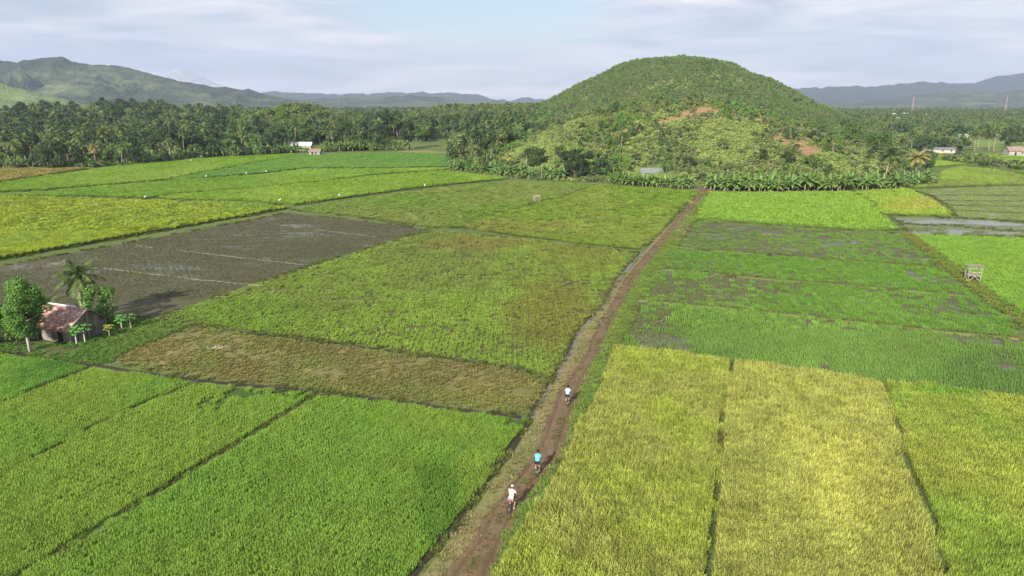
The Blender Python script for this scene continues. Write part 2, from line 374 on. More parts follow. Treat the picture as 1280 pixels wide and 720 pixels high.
# ------------------------------------------------------------------ scattering (only for what nobody could count)
def gn_tree():
    g = bpy.data.node_groups.new('plant_scatter', 'GeometryNodeTree')
    g.interface.new_socket('Geometry', in_out='INPUT', socket_type='NodeSocketGeometry')
    g.interface.new_socket('Plant', in_out='INPUT', socket_type='NodeSocketObject')
    g.interface.new_socket('Geometry', in_out='OUTPUT', socket_type='NodeSocketGeometry')
    n = g.nodes; i = n.new('NodeGroupInput'); o = n.new('NodeGroupOutput'); ip = n.new('GeometryNodeInstanceOnPoints'); oi = n.new('GeometryNodeObjectInfo')
    mp = n.new('GeometryNodeMeshToPoints')
    a = n.new('GeometryNodeInputNamedAttribute'); a.data_type = 'FLOAT_VECTOR'; a.inputs['Name'].default_value = 'rot'
    b = n.new('GeometryNodeInputNamedAttribute'); b.data_type = 'FLOAT_VECTOR'; b.inputs['Name'].default_value = 'scl'
    l = g.links.new
    l(i.outputs[0], mp.inputs[0]); l(mp.outputs[0], ip.inputs['Points']); l(i.outputs[1], oi.inputs[0]); l(oi.outputs['Geometry'], ip.inputs['Instance'])
    l(a.outputs['Attribute'], ip.inputs['Rotation']); l(b.outputs['Attribute'], ip.inputs['Scale']); l(ip.outputs[0], o.inputs[0])
    return g
GT = gn_tree()
PROTO = {}
def proto(name, me):
    PROTO[name] = bpy.data.objects.new(name, me); return PROTO[name]
def scatter(name, label, P, rot, scl, plant, c1=None, c2=None):
    n = len(P)
    if n == 0: return
    me = bpy.data.meshes.new(name); me.vertices.add(n); me.vertices.foreach_set('co', np.asarray(P, np.float32).ravel())
    rv = np.zeros((n, 3)); rv[:, 2] = rot
    if c1 is not None: rv[:, :2] = rng.normal(0, .10, (n, 2))
    vattr(me, 'rot', rv, 'FLOAT_VECTOR')
    sv = np.asarray(scl, float); sv = np.repeat(sv[:, None], 3, 1) if sv.ndim == 1 else sv
    vattr(me, 'scl', sv, 'FLOAT_VECTOR')
    if c1 is not None:
        one = np.ones((n, 1)); vattr(me, 'tint', np.hstack([c1, one]), 'FLOAT_COLOR'); vattr(me, 'tint_b', np.hstack([c2, one]), 'FLOAT_COLOR')
    o = link(name, me); md = o.modifiers.new('scatter', 'NODES'); md.node_group = GT
    md[[s for s in GT.interface.items_tree if s.name == 'Plant'][0].identifier] = plant
    return tag(o, label, kind='stuff')

# rice / grass patches: n x n tufts of bent blades
def tuft_patch(name, w, n, blades, h, spread, bw, jit=.3, droop=.35):
    r = np.random.default_rng(hash(name) % 1000 if False else len(name) * 31 + n); V = []; Fq = []
    st = w / n
    for a in range(n):
        for b in range(n):
            cx = (a + .5 - n / 2) * st + r.normal(0, jit * st * .5); cy = (b + .5 - n / 2) * st + r.normal(0, jit * st * .5); hh = h * r.uniform(.8, 1.15)
            for k in range(blades):
                q = r.uniform(0, 2 * math.pi); s = spread * r.uniform(.3, 1); ln = hh * r.uniform(.75, 1.1)
                dx, dy = math.cos(q), math.sin(q); ox, oy = -dy * bw / 2, dx * bw / 2
                x0, y0 = cx + dx * st * .12, cy + dy * st * .12
                x1, y1, z1 = x0 + dx * s * .45, y0 + dy * s * .45, ln * .72
                x2, y2, z2 = x0 + dx * s, y0 + dy * s, ln * (1 - droop * r.uniform(0, 1))
                i = len(V)
                V += [(x0 - ox * .7, y0 - oy * .7, 0), (x0 + ox * .7, y0 + oy * .7, 0), (x1 + ox, y1 + oy, z1), (x1 - ox, y1 - oy, z1), (x2 + ox * .35, y2 + oy * .35, z2), (x2 - ox * .35, y2 - oy * .35, z2)]
                Fq += [(i, i + 1, i + 2, i + 3), (i + 3, i + 2, i + 4, i + 5)]
    return proto(name, npmesh(name, V, Fq, M['crop']))
# [near, middle, far]: (patch, spacing)
CROP = {
 'green': [(tuft_patch('young_rice_near', .6, 4, 8, .42, .15, .020), .56), (tuft_patch('young_rice_middle', 1.0, 5, 7, .45, .2, .034), .92), (tuft_patch('young_rice_farther', 1.8, 5, 7, .5, .3, .07), 1.65)],
 'ripe': [(tuft_patch('ripe_rice_near', .6, 3, 16, .82, .30, .024, .8, .75), .52), (tuft_patch('ripe_rice_middle', 1.0, 4, 12, .85, .3, .04, .6, .5), .85), (tuft_patch('ripe_rice_farther', 1.8, 5, 8, .8, .35, .08, .6, .5), 1.6)],
 'short': [(tuft_patch('seedlings_near', .6, 3, 6, .28, .10, .02, .35), .6), (tuft_patch('seedlings_middle', 1.0, 4, 6, .3, .14, .035, .35), .95), (tuft_patch('seedlings_farther', 1.8, 5, 6, .32, .2, .06, .35), 1.7)],
 'sparse': [(tuft_patch('lone_seedlings_near', .8, 3, 6, .2, .10, .03, 1.2), .75), (tuft_patch('lone_seedlings_middle', 1.2, 4, 6, .22, .13, .045, 1.2), 1.15), (tuft_patch('lone_seedlings_farther', 2.0, 4, 6, .22, .16, .07, 1.2), 1.9)],
 'weed': [(tuft_patch('weeds_near', .7, 3, 10, .30, .24, .028, 1.9, .6), .56), (tuft_patch('weeds_middle', 1.1, 4, 9, .32, .3, .045, 1.9, .6), .88), (tuft_patch('weeds_farther', 1.8, 5, 8, .36, .38, .08, 1.9, .6), 1.6)],
}
BUCK = [(0, 84), (84, 150), (150, 420)]

def inside(P, poly):
    x, y = P[:, 0], P[:, 1]; c = np.zeros(len(P), bool); n = len(poly)
    for i in range(n):
        x0, y0 = poly[i]; x1, y1 = poly[(i + 1) % n]
        if y0 == y1: continue
        c ^= ((y0 > y) != (y1 > y)) & (x < (x1 - x0) * (y - y0) / (y1 - y0) + x0)
    return c
def inset(poly, k=1.0, base=.16, far=.0020):
    """pull every edge in by half a bund's width (bunds further off are the broader ones)"""
    n = len(poly); A = sum(poly[i][0] * poly[(i + 1) % n][1] - poly[(i + 1) % n][0] * poly[i][1] for i in range(n))
    sg = 1 if A > 0 else -1; L_ = []
    for i in range(n):
        a = np.array(poly[i]); b = np.array(poly[(i + 1) % n]); d = (b - a) / max(np.hypot(*(b - a)), 1e-6)
        nrm = np.array([-d[1], d[0]]) * sg; w = k * (base + far * max(0, (a[1] + b[1]) / 2 - 40)) ; L_.append((a + nrm * w, d))
    out = []
    for i in range(n):
        (p, d), (q, e) = L_[i - 1], L_[i]; cr = d[0] * e[1] - d[1] * e[0]
        if abs(cr) < .12: out.append(tuple(q)); continue
        t = ((q - p)[0] * e[1] - (q - p)[1] * e[0]) / cr; out.append(tuple(p + d * t))
    return out
def slab(name, poly, z0, z1, mats, label=None, ripple=0.0, parent=None):
    n = len(poly); bm = bmesh.new()
    lo = [bm.verts.new((x, y, z0)) for x, y in poly]; hi = [bm.verts.new((x, y, z1)) for x, y in poly]
    f = bm.faces.new(hi); f.normal_update()
    if f.normal.z < 0: f.normal_flip()
    for i in range(n):
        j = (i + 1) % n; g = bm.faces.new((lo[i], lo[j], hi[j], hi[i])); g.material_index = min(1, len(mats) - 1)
    bmesh.ops.triangulate(bm, faces=[f]); bmesh.ops.recalc_face_normals(bm, faces=bm.faces[:])
    me = bpy.data.meshes.new(name); bm.to_mesh(me); bm.free()
    for m in mats: me.materials.append(m)
    o = link(name, me)
    return tag(o, label, kind='structure')

stemside = soilmat('shaded_stems', (.05, .08, .02), (.09, .13, .03), fine=3)  # slab sides: shade among the stem bases is put into the colour
NB = np.array
def plants(name, label, poly, kind, ca, cb, cover=1.0, thin=(), full=(), patch=None, ang=0.0, z=.02, hs=1.0, nsc=14.0, seed=1, thin_noise=0.0):
    """rows of plants over a world polygon. ca/cb: (dark,light) colour pairs for two sides of a slow noise"""
    pa = NB(poly); x0, y0 = pa.min(0); x1, y1 = pa.max(0)
    for bi, (d0, d1) in enumerate(BUCK):
        if y0 > d1 or y1 < d0: continue
        pr, sp = CROP[kind][bi]
        yy0, yy1 = max(y0, d0), min(y1, d1); cx, cy = (x0 + x1) / 2, (yy0 + yy1) / 2; rad = math.hypot(x1 - x0, yy1 - yy0) / 2 + 2
        g = np.arange(-rad, rad, sp); A, B = np.meshgrid(g, g); A = A.ravel(); B = B.ravel()
        A = A + rng.uniform(-.08, .08, A.size) * sp; B = B + rng.uniform(-.12, .12, B.size) * sp
        c, s = math.cos(ang), math.sin(ang); P = np.stack([cx + A * c - B * s, cy + A * s + B * c], -1)
        P = P[(P[:, 1] >= d0) & (P[:, 1] < d1)]
        k = np.abs(P[:, 0]) < P[:, 1] * .74 + 16; P = P[k & (P[:, 1] > 22)]
        P = P[inside(P, poly)]
        if not len(P): continue
        X, Y = P[:, 0], P[:, 1]; px, py = pj(X, Y)
        w = (fbm(X / 5, Y / 5, 3, seed + 40) - .5)
        p = np.full(len(P), cover, float)
        if thin_noise: p *= 1 - thin_noise * sstep(.48, .62, fbm(X / 7, Y / 4, 4, seed + 3))
        if thin: p *= 1 - spot(px + w * 60, py + w * 22, thin)
        if full: p = np.maximum(p, spot(px + w * 60, py + w * 22, full))
        keep = rng.random(len(P)) < p; P = P[keep]; X, Y, px, py = X[keep], Y[keep], px[keep], py[keep]
        if not len(P): continue
        f = sstep(.30, .70, fbm(X / nsc, Y / (nsc * 1.7), 5, seed, .62))[:, None]; q_ = 1.0 if kind == 'ripe' else .55; g2 = (1 + q_ * (-.28 + .56 * fbm(X / 1.4, Y / 2.2, 3, seed + 7)))[:, None] * rng.uniform(1 - .2 * q_, 1 + .2 * q_, (len(P), 1))
        C1 = (NB(ca[0]) * (1 - f) + NB(cb[0]) * f) * g2; C2 = (NB(ca[1]) * (1 - f) + NB(cb[1]) * f) * g2
        if patch:
            for (bx, by, rx, ry, st, q1, q2) in patch:
                m = spot(px + w[keep] * 50, py + w[keep] * 20, [(bx, by, rx, ry, st)])[:, None]
                C1 = C1 * (1 - m) + NB(q1) * m * g2; C2 = C2 * (1 - m) + NB(q2) * m * g2
        hv = hs * (.85 + .3 * fbm(X / 6, Y / 6, 3, seed + 21)) * rng.uniform(.9, 1.1, len(P))
        sc = np.stack([np.ones(len(P)), np.ones(len(P)), hv], -1)
        rt = ang + math.pi / 2 * rng.integers(0, 4, len(P)) + rng.normal(0, .05, len(P))
        scatter(name, label, np.column_stack([P, np.full(len(P), z)]), rt, sc, pr, C1, C2)

def U(pts): return [un(*p) for p in pts]
def rowang(a, b):
    a = un(*a); b = un(*b); return math.atan2(b[1] - a[1], b[0] - a[0])
G1 = ((.16, .31, .035), (.22, .395, .06)); G2 = ((.20, .315, .035), (.28, .40, .065)); GE = ((.07, .20, .03), (.12, .28, .05))
GY = ((.24, .32, .02), (.36, .44, .045)); RI = ((.22, .28, .04), (.60, .58, .15)); RG = ((.21, .30, .035), (.50, .55, .10))
OL = ((.15, .205, .04), (.26, .315, .08)); BRN = ((.16, .15, .04), (.30, .25, .09)); DRY = ((.26, .22, .09), (.42, .35, .17)); VG = ((.13, .21, .03), (.23, .31, .06))
S_GREEN = soilmat('paddy_mud_under_green_rice', (.045, .085, .015), (.06, .11, .02), fine=4)
S_RIPE = soilmat('soil_under_ripe_rice', (.06, .08, .02), (.09, .11, .03), fine=4)
S_WEED = soilmat('weedy_field_soil', (.085, .085, .03), (.12, .13, .04), (.10, .075, .045), .15, fine=2.5)
S_BROWN = soilmat('dry_weedy_soil', (.17, .16, .06), (.14, .15, .05), (.25, .18, .09), .12, fine=2.5)
S_MUD = soilmat('flooded_brown_mud', (.068, .066, .032), (.095, .088, .046), None, .03, R(-18), 2.0, .8, .20, fine=1.6, bump=.3, spec=.25)
S_WET = soilmat('wet_seedling_mud', (.10, .115, .045), (.085, .08, .042), (.12, .13, .065), .05, R(-8), 2.0, .85, .24, fine=1.6, bump=.25, spec=.22)
def cropfloor(name, a, b, c3=None, rot=0.0, st=1.6): return soilmat(name, a, b, c3, .045, rot, st, .85, 0, 1.1, 1.0)

EDGES = []
def field(label, px, crop, ca, cb, soil, h=.03, gap=1.0, floor_top=None, **k):
    poly = inset(U(px), gap); EDGES.append(U(px))
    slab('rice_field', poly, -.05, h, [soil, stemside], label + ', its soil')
    if crop: plants('rice_plants' if crop != 'weed' else 'weeds', label, poly, crop, ca, cb, z=h, **k)
    return poly

# ---- left of the road, near
a4 = rowang((27, 720), (395, 495))
field('deep green rice strip at the left edge under the fruit trees', [(-190, 436), (-60, 438), (0, 443), (44, 449), (116, 459), (0, 506), (-190, 580)], 'green', G1, GE, S_GREEN, seed=2, ang=a4)
field('bright rice strip between two narrow bunds at lower left', [(116, 461), (222, 475), (242, 482), (155, 515), (0, 598), (-220, 700), (-220, 592), (0, 507)], 'green', G2, G1, S_GREEN, seed=3, ang=a4, patch=[(80, 510, 70, 24, .35, (.2, .26, .03), (.29, .36, .05))])
field('long middle rice strip with dark bunds on both sides', [(245, 482), (320, 486), (392, 494), (231, 595), (155, 642), (27, 720), (-110, 800), (-300, 800), (-220, 700), (0, 598), (155, 516)], 'green', G1, G2, S_GREEN, seed=4, ang=a4, thin=[(330, 492, 70, 9, .75), (250, 502, 30, 9, .5)])
field('broad bright green rice field beside the dirt road', [(400, 495), (495, 506), (584, 518), (662, 526), (641, 560), (614, 594), (588, 635), (551, 680), (523, 715), (470, 800), (-100, 800), (29, 720), (157, 642), (233, 595)], 'green', G1, G2, S_GREEN, seed=5, ang=a4, thin=[(650, 530, 22, 10, .7)], patch=[(560, 640, 30, 70, .6, (.07, .20, .02), (.12, .28, .04))])
field('brownish weedy field with straw patches above the canal', [(244, 409), (304, 417), (433, 433), (549, 449), (655, 464), (689, 480), (672, 506), (661, 520), (584, 512), (495, 499), (398, 489), (222, 470), (140, 455), (150, 445), (200, 425)], 'weed', OL, BRN, S_BROWN, seed=6, cover=.92, thin=[(410, 465, 26, 10, .8), (275, 435, 20, 5, .9), (250, 428, 60, 14, .45), (340, 450, 50, 10, .5), (560, 462, 40, 6, .5), (655, 490, 20, 5, .8)], nsc=7, hs=.7, thin_noise=.3,
      patch=[(620, 490, 60, 16, .7, (.2, .21, .04), (.36, .33, .1)), (200, 440, 50, 14, .7, (.22, .18, .06), (.34, .26, .10))])
field('large olive green field in the middle left of the road', [(245, 405), (190, 402), (240, 384), (320, 357), (407, 329), (505, 299), (540, 289), (640, 298), (720, 307), (797, 316), (772, 347), (748, 386), (719, 415), (708, 442), (696, 462), (690, 476), (655, 461), (549, 446), (433, 430), (304, 414)], 'weed', G2, OL, S_WEED, seed=7, cover=.93, thin=[(440, 372, 30, 5, .7), (620, 440, 60, 8, .4), (520, 407, 12, 3, .8), (480, 388, 40, 4, .4)], nsc=16, thin_noise=.3, hs=.95,
      patch=[(690, 390, 60, 50, .75, (.17, .18, .03), (.28, .27, .06)), (600, 305, 80, 10, .7, (.2, .18, .05), (.3, .26, .08)), (720, 320, 60, 20, .6, (.17, .19, .03), (.26, .27, .06)), (300, 395, 90, 25, .5, (.12, .26, .02), (.2, .36, .04))])
# the green bank round the shed
bank = U([(-190, 408), (0, 430), (60, 432), (100, 420), (142, 400), (190, 400), (245, 405), (200, 424), (150, 444), (138, 454), (116, 457), (44, 446), (0, 440), (-190, 434)])
slab('grass_bank', bank, -.05, .06, [soilmat('bank_soil', (.10, .10, .04), (.07, .11, .025), (.16, .11, .06), .2, fine=3)], 'green bank of low plants around the shed')
plants('seedlings', 'few stray seedlings in the bare corner of the green paddy', U([(786, 382), (842, 386), (850, 437), (781, 431)]), 'sparse', ((.12, .14, .05), (.18, .22, .07)), ((.12, .17, .05), (.18, .25, .07)), cover=.9, z=.03, seed=81)
plants('seedlings', 'few stray seedlings in the brown mud patch', U([(822, 342), (990, 354), (990, 388), (806, 374)]), 'sparse', ((.12, .14, .05), (.18, .22, .07)), ((.12, .17, .05), (.18, .25, .07)), cover=.9, z=.03, seed=82)
plants('ground_cover', 'low leafy green cover on the bank by the shed', bank, 'weed', ((.08, .19, .03), (.14, .29, .05)), ((.12, .2, .03), (.2, .3, .06)), cover=.95, hs=.8, z=.06, seed=12, thin=[(60, 436, 45, 6, .9), (40, 444, 30, 4, .6)])
# ---- mud field
mud = field('dark brown flooded mud field behind the palm tree', [(187, 399), (240, 381), (320, 354), (407, 326), (505, 296), (535, 287), (480, 279), (357, 266), (320, 274), (150, 305), (0, 333), (-250, 385), (-190, 430), (0, 430), (60, 428), (142, 396)], None, None, None, S_MUD, h=.02)
plants('seedlings', 'thin scatter of seedlings on the brown mud field', mud, 'sparse', ((.09, .095, .04), (.13, .14, .06)), ((.10, .12, .04), (.15, .17, .06)), cover=.85, z=.02, seed=14, hs=.6, thin=[(210, 385, 60, 12, 1), (40, 335, 70, 8, .8)], ang=R(-18))
def ridge(label, pts, w=.22, hgt=.07, mat=None, name='bund'):
    m = MB(); q = [Vector((*un(*p), 0)) for p in pts]; path = []
    for a, b in zip(q[:-1], q[1:]):
        n = max(2, int((b - a).length / 2.5))
        for i in range(n): path.append(a.lerp(b, i / n) + Vector((random.uniform(-.12, .12), random.uniform(-.15, .15), 0)))
    path.append(q[-1]); N = len(path); brk = name == 'bund' and mat is None
    for i, p in enumerate(path):
        t = (path[min(i + 1, N - 1)] - path[max(i - 1, 0)]).normalized(); s = Vector((t.y, -t.x, 0)); ww = w * random.uniform(.7, 1.3)
        m.v += [tuple(p - s * ww), tuple(p - s * ww * .4 + Vector((0, 0, hgt))), tuple(p + s * ww * .4 + Vector((0, 0, hgt))), tuple(p + s * ww)]
    for i in range(N - 1):
        if brk and vnoise(i * .45, w * 50, 6) < .38: continue
        for k in range(3): m.f.append((i * 4 + k, i * 4 + k + 1, i * 4 + 5 + k, i * 4 + 4 + k)); m.mi.append(0)
    return tag(m.build(name, mat or M['bundpale'], smooth=True), label, kind='structure')
M['bundpale'] = simple('pale_drying_mud', (.19, .18, .11), .9, .3, 1.5, obj=False)
M['bundgreen'] = soilmat('grassy_bund', (.10, .13, .03), (.16, .15, .06), fine=2.5)
for i, pts in enumerate([[(145, 304), (300, 322), (400, 333), (470, 339)], [(0, 357), (80, 362), (180, 372), (300, 376), (345, 378)] if False else [(30, 327), (130, 335), (250, 350), (330, 357)], [(330, 279), (420, 290), (470, 296)], [(395, 282), (455, 289)]][:3]):
    ridge(['upper', 'lower', 'short far'][i] + ' pale mud line crossing the flooded field', pts, .24, .06)

# ---- left, far
field('yellow green rice field reaching the left edge', [(-260, 250), (0, 247), (112, 250), (180, 252), (320, 256), (362, 261), (320, 269), (150, 299), (0, 326), (-260, 372)], 'ripe', GY, G2, S_RIPE, h=.45, seed=15, hs=.55, gap=1.4, ang=R(10), nsc=22, patch=[(60, 262, 200, 12, .3, (.25, .29, .03), (.36, .40, .06))])
field('green rice strip behind the yellow green field', [(-200, 247), (25, 244), (132, 234), (205, 228), (225, 226), (320, 220), (382, 212.5), (470, 212.5), (565, 211), (557, 213), (470, 219), (415, 226), (320, 236), (240, 242), (180, 249), (90, 246)], 'green', ((.12, .24, .02), (.19, .33, .04)), G2, cropfloor('f12', (.07, .13, .015), (.09, .16, .02)), h=.3, seed=16, gap=.8, ang=R(10), nsc=25)
field('light green rice field behind the two egrets', [(185, 250), (240, 243.5), (320, 237), (415, 227.5), (470, 221), (557, 214.5), (562, 216), (640, 224), (530, 235), (420, 250), (368, 258), (320, 254)], 'green', G2, ((.13, .25, .015), (.21, .35, .03)), cropfloor('f13', (.07, .14, .015), (.09, .16, .02)), h=.4, seed=17, gap=1.0, ang=R(10), nsc=25)
field('green rice field in front of the left tree line', [(-200, 243), (-40, 232), (0, 230), (60, 221), (117, 213), (135, 210), (190, 205), (250, 199), (370, 193), (372, 196), (320, 204), (250, 217), (205, 226), (132, 232), (62, 238), (0, 241)], 'green', G2, ((.12, .25, .015), (.2, .33, .03)), cropfloor('f9', (.07, .14, .015), (.09, .16, .02)), h=.35, seed=18, gap=.9, ang=R(10), nsc=25)
field('orange brown ripe field before the trees at far left', [(-200, 232), (0, 228), (60, 219.5), (115, 211), (60, 211), (0, 212), (-200, 214)], 'ripe', ((.23, .23, .05), (.36, .33, .10)), ((.25, .22, .05), (.38, .32, .1)), cropfloor('f10', (.15, .15, .04), (.19, .17, .05)), h=.4, seed=19, gap=.8, hs=.5)
field('emerald green rice field near the small hut', [(205, 227), (250, 218), (320, 205), (375, 195), (400, 194), (490, 191.5), (560, 193.5), (567, 199), (565, 209), (470, 211), (382, 211), (320, 218), (230, 225.5)], 'green', ((.10, .22, .035), (.16, .31, .06)), ((.12, .24, .035), (.18, .33, .06)), cropfloor('f11', (.05, .13, .02), (.06, .15, .03)), h=.35, seed=20, gap=.5, nsc=30)
field('pale green field left of the hill road with faint rows', [(365, 262.5), (420, 253), (530, 238), (640, 227), (745, 231), (720, 240), (640, 262), (600, 271), (575, 285), (540, 285), (480, 276)], 'green', ((.11, .22, .02), (.18, .30, .045)), OL, cropfloor('f14a', (.07, .12, .015), (.10, .14, .025)), h=.08, seed=21, gap=.35, ang=R(60), nsc=20, hs=.8, cover=.95)
field('light striped field on the left side of the road near the hill', [(745, 231), (800, 234), (872, 239), (862, 251), (838, 277), (812, 303), (797, 312), (720, 304), (640, 294), (576, 285), (601, 271), (641, 262), (721, 240)], 'green', ((.13, .24, .015), (.21, .33, .035)), ((.17, .24, .03), (.27, .33, .06)), cropfloor('f14b', (.075, .12, .015), (.11, .15, .025)), h=.06, seed=22, gap=.2, ang=rowang((700, 290), (770, 245)), nsc=18, hs=.7, cover=.86, patch=[(640, 285, 90, 10, .6, (.2, .2, .04), (.3, .28, .08))])
slab('field_edge', inset(U([(470, 193), (500, 190.5), (540, 189.5), (558, 191), (562, 195), (500, 196)]), .2), -.05, .6, [cropfloor('dryf', (.22, .19, .06), (.28, .22, .09))], 'small dry brown plot beside the trees')

# ---- right of the road
field('vivid green rice field at the end of the road by the bananas', [(886, 242), (960, 242), (1064, 241), (1092, 256), (1101, 270), (1121, 288), (1085, 289), (1020, 285), (960, 281), (905, 277), (869, 275), (876, 258)], 'green', ((.16, .29, .03), (.25, .40, .06)), ((.17, .30, .03), (.26, .41, .06)), cropfloor('r1', (.09, .2, .01), (.11, .23, .015)), h=.3, seed=24, gap=.6)
field('small rice plot turning orange beside the terraces', [(1068, 241), (1134, 237.5), (1165, 252), (1191, 271), (1103, 269), (1094, 255)], 'green', ((.19, .31, .03), (.29, .42, .06)), ((.20, .31, .03), (.3, .42, .06)), cropfloor('r2', (.15, .2, .02), (.18, .2, .03)), h=.3, seed=25, gap=.5, patch=[(1140, 259, 50, 10, .8, (.27, .28, .04), (.42, .42, .09))])
S_TERR = soilmat('wet_terrace_mud', (.20, .24, .10), (.17, .22, .085), (.23, .25, .14), .03, R(-5), 2, .7, .15, fine=1.4, bump=.2)
field('green rice field beyond the terraces at the right', [(1172, 229), (1178, 214), (1200, 209), (1240, 213), (1280, 221), (1430, 240), (1430, 229), (1280, 232.5), (1240, 232.5), (1137, 236)], 'green', G2, OL, cropfloor('rr1', (.08, .14, .02), (.11, .16, .03)), h=.3, seed=71, gap=.6)
field('light green rice field before the right grove', [(1166, 210), (1168, 199), (1195, 199.5), (1235, 199), (1280, 200), (1430, 203), (1430, 236), (1280, 218.5), (1240, 210.5), (1200, 206.5)], 'green', ((.11, .26, .02), (.19, .36, .03)), G2, cropfloor('rr2', (.09, .17, .02), (.12, .19, .03)), h=.35, seed=72, gap=.8)
field('yellowing rice strip in front of the right grove', [(1160, 198.3), (1170, 193.6), (1240, 193.4), (1252, 195), (1236, 197.8), (1195, 198)], 'ripe', ((.26, .26, .03), (.40, .36, .08)), GY, cropfloor('rr3', (.18, .17, .03), (.22, .2, .04)), h=.35, seed=73, gap=.8, hs=.5)
field('green plot beside the white house at the right edge', [(1240, 197.6), (1256, 195.6), (1280, 197), (1430, 199), (1430, 202), (1280, 199)], 'green', G2, G1, cropfloor('rr4', (.09, .16, .02), (.12, .17, .03)), h=.35, seed=74, gap=.8)
field('far light green field behind the palms by the track', [(1200, 178), (1225, 175), (1300, 176), (1430, 177), (1430, 186), (1300, 185), (1262, 184), (1205, 185)], None, None, None, cropfloor('rr5', (.12, .2, .03), (.17, .24, .05)), h=.4, gap=1)
field('farthest small pale field between the right trees', [(1130, 174), (1165, 170), (1182, 172), (1175, 177), (1140, 180)], None, None, None, cropfloor('rr6', (.13, .2, .04), (.2, .25, .06)), h=.4, gap=1)
TL = [(1137, 237.5, 1240, 234, 1420, 230), (1163, 245, 1280, 246, 1430, 247), (1175, 252, 1280, 253, 1430, 254), (1186, 258, 1280, 260, 1430, 262), (1190, 264, 1280, 268, 1430, 273), (1195, 272, 1280, 277, 1430, 285)]
for i, (t0, t1) in enumerate(zip(TL[:-1], TL[1:])):
    field('wet pale terrace strip, number %s from the trees' % ['one', 'two', 'three', 'four', 'five'][i], [(t0[0], t0[1]), (t0[2], t0[3]), (t0[4], t0[5]), (t1[4], t1[5]), (t1[2], t1[3]), (t1[0], t1[1])], 'short', ((.15, .20, .06), (.22, .28, .09)), ((.17, .23, .06), (.24, .3, .09)), S_TERR, h=.25, seed=26 + i, gap=1.3, cover=.8, hs=.8)
M['bunddark'] = simple('shade_darkened_bund', (.05, .055, .025), .9, .3, 1.5, obj=False)  # bund earth coloured dark to carry the shade between the plots
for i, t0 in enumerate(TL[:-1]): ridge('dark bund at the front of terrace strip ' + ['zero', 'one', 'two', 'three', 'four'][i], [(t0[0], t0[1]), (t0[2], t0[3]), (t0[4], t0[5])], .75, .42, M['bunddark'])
S_FLOOD = soilmat('standing_water_mud', (.13, .155, .08), (.16, .175, .10), None, .04, 0, 3, .6, .38, fine=1.0, bump=.1, spec=.25)
field('flooded grey paddy reflecting the sky, upper part', [(1108, 272), (1194, 273), (1280, 278.5), (1430, 287), (1430, 299), (1280, 288.5), (1200, 282), (1130, 279)], None, None, None, S_FLOOD, h=.02, gap=.5)
field('flooded grey paddy reflecting the sky, lower part', [(1126, 280), (1200, 284), (1280, 290.5), (1430, 301), (1430, 309), (1280, 297), (1137, 292)], 'short', ((.10, .15, .05), (.15, .2, .07)), ((.12, .17, .04), (.18, .22, .07)), S_FLOOD, h=.02, gap=.4, cover=.25)
field('bright green rice field right of the bamboo platform', [(1141, 294), (1280, 299), (1430, 310), (1500, 460), (1340, 420), (1280, 394), (1225, 356), (1212, 344), (1176, 319)], 'green', ((.16, .29, .03), (.24, .40, .06)), G1, S_GREEN, h=.06, seed=33, gap=.5, ang=R(20))
verge = U([(1125, 291), (1140, 293), (1176, 319), (1212, 345), (1227, 357), (1282, 396), (1345, 424), (1500, 465), (1500, 490), (1290, 418), (1250, 388), (1202, 352), (1165, 322)])
slab('path', verge, -.05, .1, [soilmat('path_soil', (.19, .17, .06), (.14, .17, .04), fine=2)], 'grassy yellow path along the right field edge')
plants('grass', 'dry yellowish grass on the path by the bamboo platform', verge, 'weed', ((.16, .18, .03), (.28, .27, .07)), ((.12, .2, .03), (.2, .28, .05)), cover=.9, z=.1, seed=35)
SEED1 = ((.09, .20, .02), (.15, .29, .045)); SEED2 = ((.11, .17, .04), (.17, .24, .07)); BG = ((.13, .26, .035), (.20, .36, .065))
field('muddy wet paddy strip, farthest of four beside the road', [(868, 278), (905, 279), (960, 284), (1085, 291), (1123, 292), (1148, 310), (1172, 334), (960, 318), (861, 311), (846, 308), (858, 290)], 'short', SEED1, SEED2, S_WET, seed=36, cover=.75, thin=[(950, 287, 90, 7, .7), (1050, 300, 60, 5, .4), (1120, 318, 40, 8, .7), (1020, 308, 40, 4, .6)], thin_noise=.5, ang=R(-8), hs=1.2, gap=.5)
field('paddy strip with sparse seedlings, second from the hill', [(846, 309.5), (862, 313), (960, 320), (1174, 336), (1202, 353), (1222, 371), (1110, 361), (1082, 358), (960, 348), (847, 337), (828, 336)], 'short', SEED1, ((.10, .24, .02), (.17, .34, .04)), S_WET, seed=37, cover=.93, thin=[(1170, 345, 40, 12, .6)], thin_noise=.25, ang=R(-8), hs=1.3, gap=.4)
field('half bare paddy strip with a brown mud patch, third from the hill', [(826, 338), (847, 338.5), (960, 350.5), (1110, 363), (1224, 373), (1262, 400), (1275, 423), (1170, 413), (960, 390), (799, 375), (812, 355)], 'short', BG, SEED1, S_WET, seed=38, cover=.95, thin=[(900, 362, 100, 20, .85), (1190, 385, 60, 14, .7), (820, 352, 26, 12, .5), (1100, 372, 60, 8, .4)], thin_noise=.1, ang=R(-8), hs=1.4, gap=.4)
